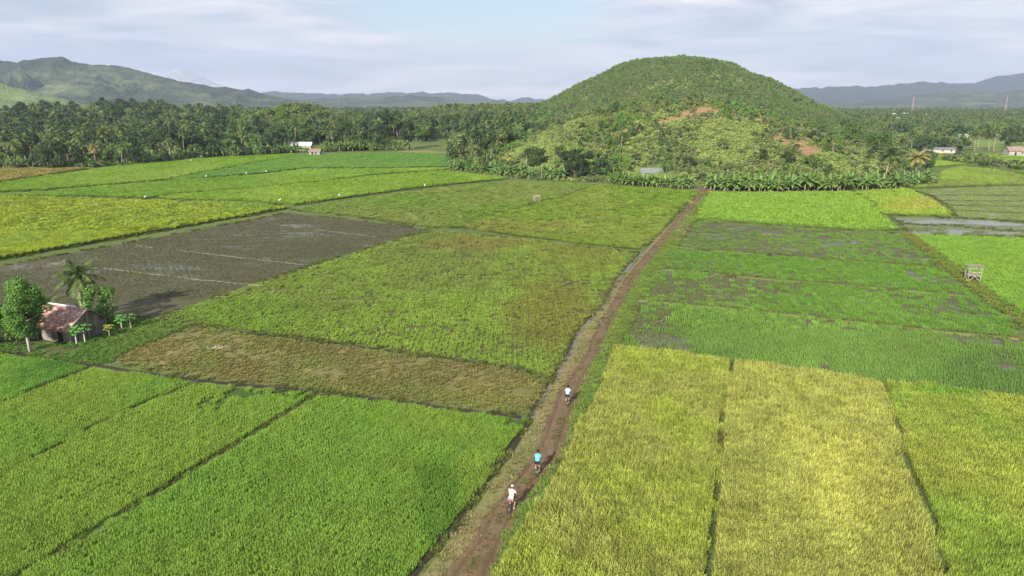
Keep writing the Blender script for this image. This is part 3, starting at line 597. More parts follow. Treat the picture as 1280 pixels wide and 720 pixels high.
field('bright green paddy with a bare corner beside the golden rice', [(798, 377), (960, 392.5), (1170, 416), (1275, 425.5), (1420, 445), (1420, 520), (1280, 498), (1160, 481), (1100, 478), (1030, 465), (960, 456), (910, 451), (830, 438), (779, 433), (786, 405)], 'short', BG, ((.12, .23, .035), (.18, .31, .065)), S_WET, seed=39, cover=1, thin=[(808, 400, 32, 26, .8), (826, 428, 34, 13, .9), (1250, 425, 70, 14, .75), (1260, 455, 30, 10, .5), (1060, 405, 80, 5, .5)], ang=R(-8), hs=1.6, gap=.45,
      patch=[(1260, 470, 90, 30, .6, (.07, .16, .03), (.12, .23, .05)), (850, 445, 80, 8, .5, (.06, .17, .02), (.1, .25, .04))])
ridge('grassy bund under the brown mud patch', [(797, 376), (960, 391.5), (1170, 415), (1274, 424.5)], .35, .2, M['bundgreen'])
ridge('low bund above the brown mud patch', [(826, 337), (960, 349.5), (1110, 362), (1222, 372)], .3, .16, M['bundgreen'])
ridge('low far bund across the wet strips', [(846, 309), (960, 319), (1173, 335)], .3, .14, M['bundgreen'])
# golden rice in three strips
aR = rowang((899, 712), (915, 455))
RI2 = ((.20, .26, .04), (.53, .53, .14)); YP = [(800, 520, 60, 60, .25, (.3, .27, .04), (.55, .46, .13))]
field('golden rice strip next to the road', [(779, 438), (830, 442), (912, 455), (905, 505), (895, 620), (885, 720), (876, 800), (560, 800), (622, 722), (655, 665), (701, 581), (727, 527), (750, 486), (768, 436)], 'ripe', RG, RI2, S_RIPE, seed=50, ang=aR, nsc=3.5, gap=.6)
field('golden rice strip in the middle of three', [(916, 456), (960, 460), (1030, 469), (1101, 482), (1115, 522), (1133, 595), (1163, 658), (1176, 720), (1190, 800), (880, 800), (889, 720), (899, 620), (909, 505)], 'ripe', RI, RI2, S_RIPE, seed=51, ang=aR, nsc=6, gap=.6, patch=[(1060, 600, 60, 60, .35, (.3, .31, .05), (.62, .57, .15))])
field('greener ripening rice strip at the right edge', [(1106, 482), (1160, 485), (1280, 502), (1440, 525), (1560, 800), (1200, 800), (1184, 720), (1170, 658), (1140, 595), (1120, 522)], 'ripe', ((.17, .29, .03), (.36, .48, .08)), RG, S_RIPE, seed=52, ang=aR, nsc=5, gap=.6, patch=[(1180, 560, 60, 70, .45, (.2, .26, .03), (.5, .5, .11)), (1200, 490, 70, 9, .6, (.08, .26, .02), (.14, .38, .04))])

# ------------------------------------------------------------------ dirt road, verges, ditch
LE = [(516, 800), (553, 720), (590, 674), (608, 641), (634, 612), (657, 582), (673, 551), (685, 521), (697, 490), (707, 478), (725, 450), (739, 425), (751, 400), (766, 375), (779, 350), (800, 325), (819, 303), (840, 280), (857, 260), (869, 246), (874, 238), (877, 233)]
RE = [(592, 800), (617, 720), (632, 674), (646, 643), (668, 612), (692, 582), (708, 551), (717, 521), (723, 490), (731, 478), (745, 450), (757, 425), (769, 400), (783, 375), (797, 350), (815, 325), (832, 303), (851, 280), (867, 260), (878, 246), (884, 238), (886, 233)]
def smoothline(pts, n=6):
    P = [Vector((*un(*p), 0)) for p in pts]; out = []
    for i in range(len(P) - 1):
        p0, p1, p2, p3 = P[max(i - 1, 0)], P[i], P[i + 1], P[min(i + 2, len(P) - 1)]
        for k in range(n):
            t = k / n; out.append(.5 * ((2 * p1) + (p2 - p0) * t + (2 * p0 - 5 * p1 + 4 * p2 - p3) * t * t + (3 * p1 - p0 - 3 * p2 + p3) * t ** 3))
    out.append(P[-1]); return out
Ls, Rs = smoothline(LE), smoothline(RE)
def roadmat():
    t = NT('packed_red_brown_dirt'); u = t.attr('across'); p = t.pos(); a = t.noise(p, .5, 5, .6, .3); b = t.noise(p, 5, 5, .7)
    sx = t.pos((3.0, .35, 1), R(18)); s = t.noise(sx, 1.0, 4, .6)
    c = t.mix(t.rng(a, .35, .65), (.115, .078, .042), (.162, .113, .065)); c = t.mix(t.rng(s, .5, .7, 0, .6), c, (.23, .16, .10))
    c = t.mix(t.rng(b, .3, .8, 0, .5), c, (.075, .048, .028))
    rut = t.math('ABSOLUTE', t.math('SUBTRACT', t.math('ABSOLUTE', u), .5)); c = t.mix(t.rng(rut, .0, .20, .7, 0), c, (.085, .052, .03))
    t.col(c); t.bump(t.math('ADD', b, s), .6, .06); t.rough(.95); return t.m
V = []; Fq = []; ac = []; NA = 17; pos = 0
rows = []
for k in range(len(Ls)):
    if k: pos += (Ls[k] - Ls[k - 1]).length
    rows.append((Ls[k], Rs[k]))
dense = []
for (l0, r0), (l1, r1) in zip(rows[:-1], rows[1:]):
    n = max(1, int((l1 - l0).length / .8))
    for i in range(n): dense.append((l0.lerp(l1, i / n), r0.lerp(r1, i / n)))
dense.append(rows[-1])
for k, (l, r) in enumerate(dense):
    wl = (vnoise(k * .35, 0, 5) - .5) * .5; wr = (vnoise(k * .35, 9, 6) - .5) * .5; d = (r - l).normalized()
    l2, r2 = l + d * wl - d * .1, r + d * wr + d * .1
    for i in range(NA):
        u = i / (NA - 1) * 2 - 1; p = l2.lerp(r2, i / (NA - 1))
        rutd = -.05 * math.exp(-((abs(u) - .5) / .16) ** 2); V.append((p.x, p.y, .09 - .05 * u ** 4 + rutd + (vnoise(p.x * 2, p.y * 2, 8) - .5) * .05)); ac.append(u)
for k in range(len(dense) - 1):
    for i in range(NA - 1): a = k * NA + i; Fq.append((a, a + 1, a + NA + 1, a + NA))
me = npmesh('dirt_road', V, Fq, roadmat(), True); vattr(me, 'across', ac)
tag(link('dirt_road', me), 'straight brown dirt road running to the hill', kind='structure')

def yline(pts, dx=0.0):
    P = sorted([tuple(p)[:2] for p in pts], key=lambda p: p[1]); ys = NB([p[1] for p in P]); xs = NB([p[0] for p in P]); return lambda y: np.interp(y, ys, xs) + dx
def vstrip(name, label, fa, fb, y0, y1, z, mat, n=220):
    ys = np.linspace(y0, y1, n); m = MB(); K = 5
    for k, y in enumerate(ys):
        a, b = float(fa(y)), float(fb(y))
        for q in range(K): t = q / (K - 1); m.v.append((a + (b - a) * t, y, z + (.05 * (vnoise(y * .8, q * 3.1, 4) - .3) if 0 < q < K - 1 else -.03)))
    for k in range(n - 1):
        for q in range(K - 1): a = k * K + q; m.f.append((a, a + 1, a + K + 1, a + K)); m.mi.append(0)
    tag(m.build(name, mat, smooth=True), label, kind='structure'); yy = ys[::4]
    return [(float(fa(y)) + .12, float(y)) for y in yy] + [(float(fb(y)) - .12, float(y)) for y in yy[::-1]]
fL = yline(Ls, .12); fR = yline(Rs, -.12)
VLo = yline(U([(470, 800), (523, 716), (551, 681), (588, 636), (614, 595), (641, 561), (662, 526), (672, 512), (687, 484), (700, 461), (712, 442), (723, 415), (751, 386), (776, 347), (803, 316), (814, 303), (840, 277), (864, 251), (872, 238)]), .38)
VRo = yline(U([(878, 246), (869, 262), (866, 276), (856, 290), (843, 309), (825, 337), (810, 356), (795, 377), (784, 404), (777, 433), (766, 437), (748, 486), (725, 527), (699, 581), (653, 665), (619, 723), (560, 800)]), .45)
vl = vstrip('road_verge', 'dry grassy strip between the road and the ditch', VLo, fL, 31, 222, .075, soilmat('dry_verge_soil', (.22, .19, .09), (.17, .17, .06), (.12, .15, .035), .3, fine=3))
plants('verge_grass', 'straw coloured grass between the road and the ditch', vl, 'weed', DRY, ((.17, .2, .06), (.3, .3, .11)), cover=.9, z=.06, seed=60, nsc=3, hs=.5)
vr = vstrip('road_verge', 'green grassy strip on the right side of the road', fR, VRo, 31, 222, .075, soilmat('green_verge_soil', (.13, .16, .04), (.15, .15, .05), (.11, .17, .035), .3, fine=3))
plants('verge_grass', 'green grass along the right side of the dirt road', vr, 'weed', VG, ((.13, .22, .035), (.21, .33, .06)), cover=1, z=.06, seed=61, nsc=3, hs=.65, patch=[(700, 560, 14, 70, .5, (.2, .19, .06), (.3, .28, .1)), (850, 285, 14, 20, .5, (.2, .17, .08), (.3, .26, .12))])
tuft = U([(655, 600), (663, 592), (670, 590), (662, 603), (650, 612), (648, 608)])
plants('grass_tuft', 'low weeds on the crown of the dirt road between cyclists', tuft, 'weed', VG, OL, cover=1, z=.08, seed=63, hs=.35)
# loose stones on the road
sm = MB(); sm.sphere((0, 0, 0), (1, .8, .55), 6, 4); stone = proto('stone', sm.mesh('stone', simple('pale_stone', (.25, .19, .13), .9, .3, 2)))
yy_ = rng.uniform(30, 150, 380); tt_ = rng.random(380); xx_ = fL(yy_) * (1 - tt_) + fR(yy_) * tt_
scatter('gravel', 'small pale stones and clods lying on the dirt road', np.column_stack([xx_, yy_, np.full(380, .08)]), rng.uniform(0, 6, 380), rng.uniform(.015, .06, 380), stone)
cy_ = rng.uniform(30, 200, 1500); cc_ = fL(cy_) * .5 + fR(cy_) * .5 + rng.normal(0, .16, 1500); kk_ = fbm(cy_ / 4, cy_ * 0, 3, 91) > .56; cy_ = cy_[kk_]; cc_ = cc_[kk_]; nn_ = len(cy_)
scatter('crown_weeds', 'thin weeds in patches on the crown of the dirt road', np.column_stack([cc_, cy_, np.full(nn_, .07)]), rng.uniform(0, 6, nn_), rng.uniform(.2, .4, nn_), PROTO['weeds_near'], np.tile([.12, .13, .04], (nn_, 1)), np.tile([.22, .21, .08], (nn_, 1)))
# ditch
DP = [(802, 316), (775, 347), (752, 384), (724, 415), (713, 441), (700, 462), (690, 481), (677, 503), (666, 523)]
dm = NT('ditch_water'); nn = dm.noise(dm.pos(), 1.2, 4); dm.col(dm.mix(dm.rng(nn, .3, .7), (.10, .09, .065), (.16, .145, .11))); dm.rough(.6); dm.b.inputs['Specular IOR Level'].default_value = .5
dl = smoothline(DP, 8); V = []; Fq = []
wetm = simple('wet_ditch_bank', (.035, .03, .02), .7, .3, 1, obj=False)
def strip(name, label, line, off0, off1, z0, z1, mat):
    m = MB(); N = len(line)
    for i, p in enumerate(line):
        t = (line[min(i + 1, N - 1)] - line[max(i - 1, 0)]).normalized(); s = Vector((t.y, -t.x, 0)); j = (vnoise(i * .4, off0, 3) - .5) * .3
        m.v += [tuple(p + s * (off0 + j) + Vector((0, 0, z0))), tuple(p + s * (off1 + j) + Vector((0, 0, z1)))]
    for i in range(N - 1): m.f.append((2 * i, 2 * i + 1, 2 * i + 3, 2 * i + 2)); m.mi.append(0)
    return tag(m.build(name, mat, smooth=True), label, kind='structure')
dl = dl[::-1]
strip('ditch', 'narrow ditch of grey water along the left road verge', dl, -.2, .45, .052, .052, dm.m)
strip('ditch_bank', 'dark wet mud edge of the roadside ditch', dl, -.55, -.2, .06, .056, wetm)
strip('ditch_bank', 'dark muddy channel between the green rice and the verge', smoothline([(662, 527), (641, 562), (614, 596), (588, 637), (551, 682), (523, 717), (470, 800)], 8)[::-1], -.5, .1, .05, .054, wetm)
strip('ditch_bank', 'dark canal line between green rice and the brown weedy field', smoothline([(-190, 434.5), (0, 441), (44, 447.5), (116, 457.5), (222, 472.5), (395, 490.5), (495, 502), (584, 514.5), (662, 523)], 8), -.32, .32, .064, .064, wetm)
strip('ditch_bank', 'dark channel between the olive field and the brown field', smoothline([(244, 407), (304, 415.5), (433, 431.5), (549, 447), (655, 462.5)], 8), -.2, .2, .05, .05, wetm)

# ragged weeds along the bunds
EP = []
for e in EDGES:
    for a, b in zip(e, e[1:] + e[:1]):
        ln = math.hypot(b[0] - a[0], b[1] - a[1]); n = int(ln / .42)
        if n < 2: continue
        t = rng.random(n); x = a[0] + (b[0] - a[0]) * t; y = a[1] + (b[1] - a[1]) * t; k = (y > 26) & (y < 240) & (np.abs(x) < y * .74 + 12) & (fbm(x / 3, y / 3, 3, 77) > .44)
        EP.append(np.column_stack([x[k] + rng.normal(0, .22, k.sum()), y[k] + rng.normal(0, .22, k.sum())]))
EP = np.vstack(EP); px_, py_ = pj(EP[:, 0], EP[:, 1]); rx_ = fR(EP[:, 1]); lx_ = fL(EP[:, 1]); EP = EP[(EP[:, 0] > rx_ + .3) | (EP[:, 0] < lx_ - .3)]; g_ = rng.uniform(.7, 1.2, (len(EP), 1)); f_ = fbm(EP[:, 0] / 6, EP[:, 1] / 6, 3, 78)[:, None]
scatter('bund_weeds', 'ragged weeds growing along the field bunds', np.column_stack([EP, np.full(len(EP), .03)]), rng.uniform(0, 6.28, len(EP)), rng.uniform(.35, .8, len(EP)) * (1 + EP[:, 1] / 260), PROTO['weeds_near'],
        (NB([.06, .10, .02]) * (1 - f_) + NB([.15, .15, .04]) * f_) * g_, (NB([.11, .17, .03]) * (1 - f_) + NB([.26, .25, .08]) * f_) * g_)

# ------------------------------------------------------------------ trees
def leafcards(cents, n, size, r, flat=.5, seed=1, up=.3):
    """n leaf-sized faces spread through every clump; returns V,F"""
    g = np.random.default_rng(seed); C = np.repeat(NB([c[:3] for c in cents], float), n, 0); Rr = np.repeat(NB([c[3] for c in cents], float), n)
    N = len(C); d = g.normal(size=(N, 3)); d /= np.linalg.norm(d, axis=1)[:, None]; rad = Rr * g.uniform(.35, 1.08, N) ** .6
    P = C + d * rad[:, None] * NB([1, 1, .8]); nrm = d + g.normal(size=(N, 3)) * flat + NB([0, 0, up]); nrm /= np.linalg.norm(nrm, axis=1)[:, None]
    a = np.cross(nrm, g.normal(size=(N, 3))); a /= np.linalg.norm(a, axis=1)[:, None]; b = np.cross(nrm, a); s = size * g.uniform(.6, 1.3, N)[:, None]
    V = np.stack([P - a * s, P - b * s * .55, P + a * s, P + b * s * .55], 1).reshape(-1, 3)
    return V, np.arange(N * 4).reshape(-1, 4)
def crown_mesh(name, h0, h1, rx, nclump, ncard, size, mat, seed, shape='round', clump=.38):
    g = np.random.default_rng(seed); cs = []; cz = (h0 + h1) / 2; hz_ = (h1 - h0) / 2
    for i in range(nclump):
        t = g.uniform(-1, 1); q = g.uniform(0, 2 * math.pi)
        prof = {'round': math.sqrt(max(0, 1 - t * t)), 'cone': max(.12, (1 - t) / 2) ** .7 * (1 if t > -.8 else .6), 'flat': math.sqrt(max(0, 1 - t ** 4)), 'egg': math.sqrt(max(0, 1 - t * t)) * (1.15 - .35 * t)}[shape]
        k = g.uniform(.35, .95) ** .5 * prof * (1 + .25 * math.sin(3 * q + seed)); cs.append((rx * k * math.cos(q), rx * k * math.sin(q), cz + hz_ * t * .9, rx * clump * g.uniform(.6, 1.15)))
    V, Fq = leafcards(cs, ncard, size, 1, seed=seed); return npmesh(name, V, Fq, mat), cs
def trunk_mesh(h, r, cs, mat, lean=(0, 0), seed=0, nl=7, fork=.45, n=7):
    g = random.Random(seed); m = MB(); top = Vector((lean[0], lean[1], h)); pts = [Vector((0, 0, -.4)), Vector((lean[0] * .2 + g.uniform(-.06, .06) * h * .3, lean[1] * .2, h * .35)), Vector((lean[0] * .6, lean[1] * .6 + g.uniform(-.06, .06) * h * .3, h * .7)), top]
    m.tube(pts, [r * 1.25, r, r * .7, r * .35], n)
    for c in g.sample(list(cs), min(nl, len(cs))):
        e = Vector(c[:3]); s = pts[1].lerp(pts[2], g.uniform(0, 1)); mid = s.lerp(e, .5) + Vector((0, 0, -.08 * h * .3)); m.tube([s, mid, e], [r * .45, r * .3, r * .1], 5)
    return m.mesh('trunk', mat, True)
TREES = {}
def treekind(key, h, r, rx, h0, mat, bark, seed, shape='round', nclump=26, ncard=70, size=.33, clump=.38, lean=(0, 0)):
    cm, cs = crown_mesh('crown', h0, h, rx, nclump, ncard, size, M[mat], seed, shape, clump); TREES[key] = (trunk_mesh(h * .8, r, cs, M[bark], lean, seed), cm)
treekind('round_a', 9, .28, 4.0, 2.2, 'leaf', 'bark', 1); treekind('round_b', 8, .25, 3.8, 1.5, 'leafdark', 'bark', 2, nclump=30)
treekind('tall_a', 12, .3, 3.6, 3.5, 'leafdark', 'bark', 3, 'egg', nclump=34); treekind('tall_b', 11, .26, 3.2, 3, 'leaf', 'palebark', 4, 'egg', nclump=30)
treekind('bright_a', 7, .22, 3.3, 1.2, 'leafbright', 'bark', 5, nclump=26); treekind('olive_a', 8.5, .24, 3.8, 2.2, 'leafolive', 'palebark', 6, 'flat', nclump=26, ncard=55)
treekind('mango', 9.5, .4, 5.0, -.6, 'leafdark', 'bark', 7, 'flat', nclump=64, ncard=85, clump=.30)
def palm_mesh(h, nf, fl, seed, mat, dead=2, bend=.6):
    g = random.Random(seed); t = MB(); top = Vector((bend * g.uniform(-1, 1), bend * g.uniform(-1, 1), h)); t.tube([(0, 0, -.4), (0, 0, .3), Vector(top) * .35 + Vector((.1, 0, 0)), Vector(top) * .7, top], [.30, .2, .16, .14, .13], 8)
    V = []; Fq = []; 
    for i in range(nf):
        q = i * 2.39996 + g.uniform(-.2, .2); el = R(78) - (i / nf) ** .8 * R(118) + g.uniform(-.12, .12); ln = fl * g.uniform(.85, 1.1); p = Vector(top); seg = 9; d0 = el
        pts = [p.copy()]; dirs = []
        for k in range(seg):
            e = d0 - (k / seg) ** 1.2 * R(62); dv = Vector((math.cos(q) * math.cos(e), math.sin(q) * math.cos(e), math.sin(e))); p = p + dv * ln / seg; pts.append(p.copy()); dirs.append(dv)
        side = Vector((-math.sin(q), math.cos(q), 0))
        for k in range(seg):                                       # rachis
            a, b = pts[k], pts[k + 1]; w = .06 * (1 - k / seg) + .015; n = len(V); V += [a - side * w, a + side * w, b + side * w, b - side * w]; Fq.append((n, n + 1, n + 2, n + 3))
        for k in range(1, seg):
            for hh in (0, .33, .66):
                a = pts[k].lerp(pts[k + 1], hh); f = (k + hh) / seg; L2 = fl * .27 * math.sin(math.pi * min(1, f * .86 + .12)) + .12
                for sg in (-1, 1):
                    tip = a + side * sg * L2 * .78 + dirs[k] * L2 * .45 + Vector((0, 0, -L2 * g.uniform(.25, .65))); w = dirs[k] * .07 * fl / 3
                    n = len(V); V += [a - w, a + w, tip + w * .3, tip - w * .3]; Fq.append((n, n + 1, n + 2, n + 3))
    cn = MB()
    for k in range(6): q = k * 1.05; cn.sphere(top + Vector((.2 * math.cos(q), .2 * math.sin(q), -.28)), .13, 6, 4)
    return t.mesh('trunk', M['palmtrunk'], True), npmesh('fronds', [tuple(v) for v in V], Fq, M[mat]), cn
def palmkind(key, *a, **k): t, f, c = palm_mesh(*a, **k); TREES[key] = (t, f); return c
palmkind('palm_a', 10.5, 22, 3.6, 1, 'palmleaf'); palmkind('palm_b', 8.5, 20, 3.4, 2, 'palmleaf', bend=.9); palmkind('palm_c', 12, 20, 3.5, 3, 'palmleaf', bend=1.2); palmkind('palm_tan', 8, 20, 3.4, 4, 'palmtan')
def banana_mesh(h, nl, ll, seed):
    g = random.Random(seed); t = MB(); t.tube([(0, 0, -.3), (.02, 0, h * .5), (.05, 0, h)], [.14, .11, .07], 7); V = []; Fq = []
    for i in range(nl):
        q = i * 2.4 + g.uniform(-.3, .3); el = R(86) - (i / nl) * R(84); ln = ll * g.uniform(.8, 1.1); p = Vector((.05, 0, h - .1)); seg = 6; side = Vector((-math.sin(q), math.cos(q), 0)); pts = [p.copy()]
        for k in range(seg):
            e = el - (k / (seg - 1)) ** 1.4 * R(75 if i > 1 else 15); p = p + Vector((math.cos(q) * math.cos(e), math.sin(q) * math.cos(e), math.sin(e))) * ln / seg; pts.append(p.copy())
        wd = [.04, .2, .31, .33, .27, .17, .03]
        for sg in (-1, 1):
            n = len(V)
            for k in range(seg + 1): w = wd[k] * ll / 2.3; V += [pts[k], pts[k] + side * sg * w + Vector((0, 0, -w * .45 + g.uniform(-.04, .04)))]
            for k in range(seg): Fq.append((n + 2 * k, n + 2 * k + 1, n + 2 * k + 3, n + 2 * k + 2))
    return t.mesh('stem', M['bananastem'], True), npmesh('leaves', [tuple(v) for v in V], Fq, M['bananaleaf'])
for i, a in enumerate([(1.5, 14, 2.4), (1.9, 15, 2.6), (1.2, 13, 2.2), (1.7, 14, 2.7)]): TREES['banana_%d' % i] = banana_mesh(*a, 40 + i)

def plant_tree(name, key, x, y, sc, label, cat, group=None, z=None, rot=None, sz=None):
    t, c = TREES[key]; z = float(H(x, y)) if z is None else z
    o = empty(name, (x, y, z), random.uniform(0, 6.28) if rot is None else rot); o.scale = (sc, sc, sz or sc * random.uniform(.92, 1.08)); tag(o, label, cat, group)
    pn = {'palm': ('trunk', 'fronds'), 'bana': ('stem', 'leaves')}.get(key[:4], ('trunk', 'crown'))
    link(pn[0], t, o); link(pn[1], c, o); return o

# far wood: one merged plant mesh per kind, scattered
def merge(key, name):
    V = []; Fq = []; mi = []; o = 0; mats = []
    for j, me in enumerate(TREES[key]):
        n = len(me.vertices); co = np.zeros(n * 3); me.vertices.foreach_get('co', co); V.append(co.reshape(-1, 3))
        f = [tuple(p.vertices) for p in me.polygons if len(p.vertices) == 4]; Fq += [tuple(i + o for i in q) for q in f]; mi += [j] * len(f); o += n; mats.append(me.materials[0])
    return proto(name, npmesh(name, np.vstack(V), Fq, mats, False, mi))
LO = {}
for key, nc, sz_ in (('round_a', 16, .62), ('round_b', 16, .6), ('tall_a', 18, .6), ('bright_a', 14, .55), ('olive_a', 14, .6)):
    pass
def lowtree(name, h, rx, h0, mat, seed, shape, nclump, ncard, size, clump=.42):
    cm, cs = crown_mesh('c', h0, h, rx, nclump, ncard, size, M[mat], seed, shape, clump); t = trunk_mesh(h * .8, .25, cs, M['bark'], (0, 0), seed, 3); TREES['_' + name] = (t, cm); LO[name] = merge('_' + name, name)
lowtree('wood_dark', 9, 4.2, 1, 'leafdark', 21, 'round', 20, 34, .55); lowtree('wood_green', 8.5, 4, 1, 'leaf', 22, 'round', 20, 34, .55)
lowtree('wood_tall', 12, 3.6, 2, 'leafdark', 23, 'egg', 22, 34, .55); lowtree('wood_olive', 8, 4, 1.2, 'leafolive', 24, 'flat', 16, 32, .55)
lowtree('bush_green', 2.6, 1.6, -.2, 'leaf', 25, 'round', 12, 26, .30, .5); lowtree('bush_dark', 3.2, 1.7, -.2, 'leafdark', 26, 'egg', 12, 26, .30, .5)
lowtree('bush_light', 1.5, 1.5, -.5, 'bushlight', 27, 'round', 12, 24, .26, .5); lowtree('bush_olive', 2.4, 1.6, -.3, 'leafolive', 28, 'round', 12, 24, .28, .5); lowtree('bush_bright', 3.4, 1.9, -.2, 'leafbright', 29, 'round', 14, 26, .3, .45)
LO['palm'] = merge('palm_a', 'wood_palm'); LO['palm2'] = merge('palm_b', 'wood_palm_small'); LO['banana'] = merge('banana_1', 'wood_banana')

def woods(name, label, x0, x1, y0, y1, sp, test, mixk, seed, scl=(.8, 1.25), zoff=0):
    g = np.random.default_rng(seed); X, Y = np.meshgrid(np.arange(x0, x1, sp), np.arange(y0, y1, sp)); X = X.ravel() + g.uniform(-.45, .45, X.size) * sp; Y = Y.ravel() + g.uniform(-.45, .45, Y.size) * sp
    k = np.abs(X) < Y * .74 + 25; X, Y = X[k], Y[k]; Z = H(X, Y); k = test(X, Y, Z) ; X, Y, Z = X[k], Y[k], Z[k]
    tot = sum(m[1] for m in mixk); f = fbm(X / (sp * 9), Y / (sp * 9), 3, seed) * .72 + g.random(len(X)) * .34; f = np.argsort(np.argsort(f)) / max(1, len(f)); a = 0
    for kind, w in mixk:
        b = a + w / tot; m = (f >= a) & (f < b) ; a = b
        if m.sum() == 0: continue
        s = g.uniform(scl[0], scl[1], m.sum()); scatter(name, label, np.column_stack([X[m], Y[m], Z[m] - .1 + zoff]), g.uniform(0, 6.28, m.sum()), s, LO[kind])
# front edge of the left wood, as world points
WL = U([(-200, 212), (0, 212), (117, 210), (185, 206), (260, 198), (340, 194), (385, 192.5), (430, 190), (520, 188), (545, 176), (560, 192), (562, 214), (640, 224)])
wlx = NB([p[0] for p in WL]); wly = NB([p[1] for p in WL])
def edge_left(x): return np.interp(x, wlx, wly)
inclear = lambda x, y: ((x > -75) & (x < -28) & (y > 370) & (y < 470))
def flat_open(x, y):      # fields beyond the first trees on the right
    px, py = pj(x, y); return ((px > 1128) & (py > 170) & (py < 190.5) & ((py > 186) | (px > 1200)) & (py > 176) & ~((py > 184) & (py < 188) & (px < 1195)))
def right_limit(x): return np.where(x > 128, 392, 0)
woods('far_wood', 'dense mixed trees on the plain behind the left fields', -700, 10, 330, 760, 6.4, lambda x, y, z: (y > edge_left(x) + 42) & (x < 20) & ~inclear(x, y) & ((z < 7) | (x < -205)), [('wood_dark', 3), ('palm', 1.3), ('wood_green', 3.4), ('palm2', .8), ('wood_tall', 2.4), ('wood_olive', 1.9), ('bush_bright', .8)], 5, (.6, 1.3))
woods('far_wood', 'distant belt of trees below the left mountains', -1500, 0, 760, 1750, 9.5, lambda x, y, z: (z < 9), [('wood_dark', 3), ('palm', 1), ('wood_green', 3), ('wood_tall', 2), ('wood_olive', 1.5)], 6, (.75, 1.15))
woods('far_wood', 'young plantation trees on the low ridges', -260, 130, 400, 800, 2.9, lambda x, y, z: (z >= 5) & (x < 75) & (x > -205) & (y > 405) & (np.hypot(x - 157, (y - 740) / 1.25) > 160), [('bush_green', 5), ('bush_olive', 2.2), ('bush_dark', .5), ('bush_bright', 1.4)], 7, (.85, 1.35))
woods('far_wood', 'distant trees and palms on the right plain', 128, 1500, 385, 1700, 9.5, lambda x, y, z: (z < 8) & ((y > 400) | (x < 134)) & ~flat_open(x, y) & (y > 560 - 1.2 * (x - 128) * 0), [('wood_dark', 2.4), ('palm', 1.6), ('wood_green', 2.8), ('wood_olive', 1.3)], 8, (.7, 1.1))
woods('understory', 'low bushes and bananas along the front of the left wood', -330, 8, 285, 420, 2.6, lambda x, y, z: (y > edge_left(x) + 1.5) & (y < edge_left(x) + 16) & ~inclear(x, y) & (z < 2) & ~((pj(x, y)[0] > 234) & (pj(x, y)[0] < 290) & (y < edge_left(x) + 9)) & ~((pj(x, y)[0] > 355) & (pj(x, y)[0] < 402)), [('bush_green', 3), ('banana', 2.6), ('bush_dark', 2.5), ('bush_olive', 2)], 15, (.9, 1.45))
woods('understory', 'bushes and dry leaves between the banana stems at the hill foot', -25, 150, 225, 300, 1.9, lambda x, y, z: (y > base_y(x) - 9) & (y < base_y(x) + 9) & ((x < 44) | (x > 62)), [('bush_green', 3), ('bush_olive', 2), ('bush_light', 1)], 16, (.4, .75))
def dens(k): return np.random.default_rng(k)
nearshed = lambda x, y: (np.abs(x - 50) < 6.5) & (y > 246) & (y < 262)
onspur = lambda x, y, z: ~nearshed(x, y) & (z > .4) & (x > -22) & (x < 235) & (y < 450)
grass_at = lambda x, y: spot(x + (fbm(x / 9, y / 9, 3, 9) - .5) * 22, y + (fbm(x / 9, y / 9, 3, 9) - .5) * 22, GRAS)
soil_at = lambda x, y: spot(x + (fbm(x / 9, y / 9, 3, 9) - .5) * 14, y + (fbm(x / 9, y / 9, 3, 9) - .5) * 14, SOIL)
woods('hillside_scrub', 'mixed green scrub over the near slope of the hill', -25, 240, 236, 450, 2.1, lambda x, y, z: onspur(x, y, z) & (dens(5).random(len(x)) > soil_at(x, y) * .88) & (dens(1).random(len(x)) > grass_at(x, y) * 1.02), [('bush_green', 3.2), ('bush_olive', 4), ('bush_dark', .9), ('bush_light', 4.2), ('bush_bright', 1.0)], 9, (.55, 1.1))
woods('hillside_scrub', 'pale yellow green low scrub on the open slopes', -25, 240, 236, 420, 1.35, lambda x, y, z: onspur(x, y, z) & (soil_at(x, y) < .8) & (dens(2).random(len(x)) < grass_at(x, y) * .9), [('bush_light', 8), ('bush_olive', 1)], 10, (.75, 1.15))
woods('hillside_scrub', 'fine even tree cover on the high round hill', -80, 420, 470, 830, 2.15, lambda x, y, z: (z >= .5) & (x > -20) & (np.hypot(x - 157, (y - 740) / 1.25) < 222) & (y < 860) & (dens(3).random(len(x)) > grass_at(x, y) * .8), [('bush_green', 5), ('bush_bright', 2.0), ('bush_olive', 3.2), ('bush_dark', .3)], 11, (.4, .95))
woods('far_wood', 'trees in the dip between the near slope and the high hill', -25, 240, 395, 500, 4.2, lambda x, y, z: (z < 14) & (y > 405) & (x > 10), [('wood_green', 3), ('wood_dark', 2), ('bush_bright', 2), ('palm2', .5)], 12, (.55, .85))

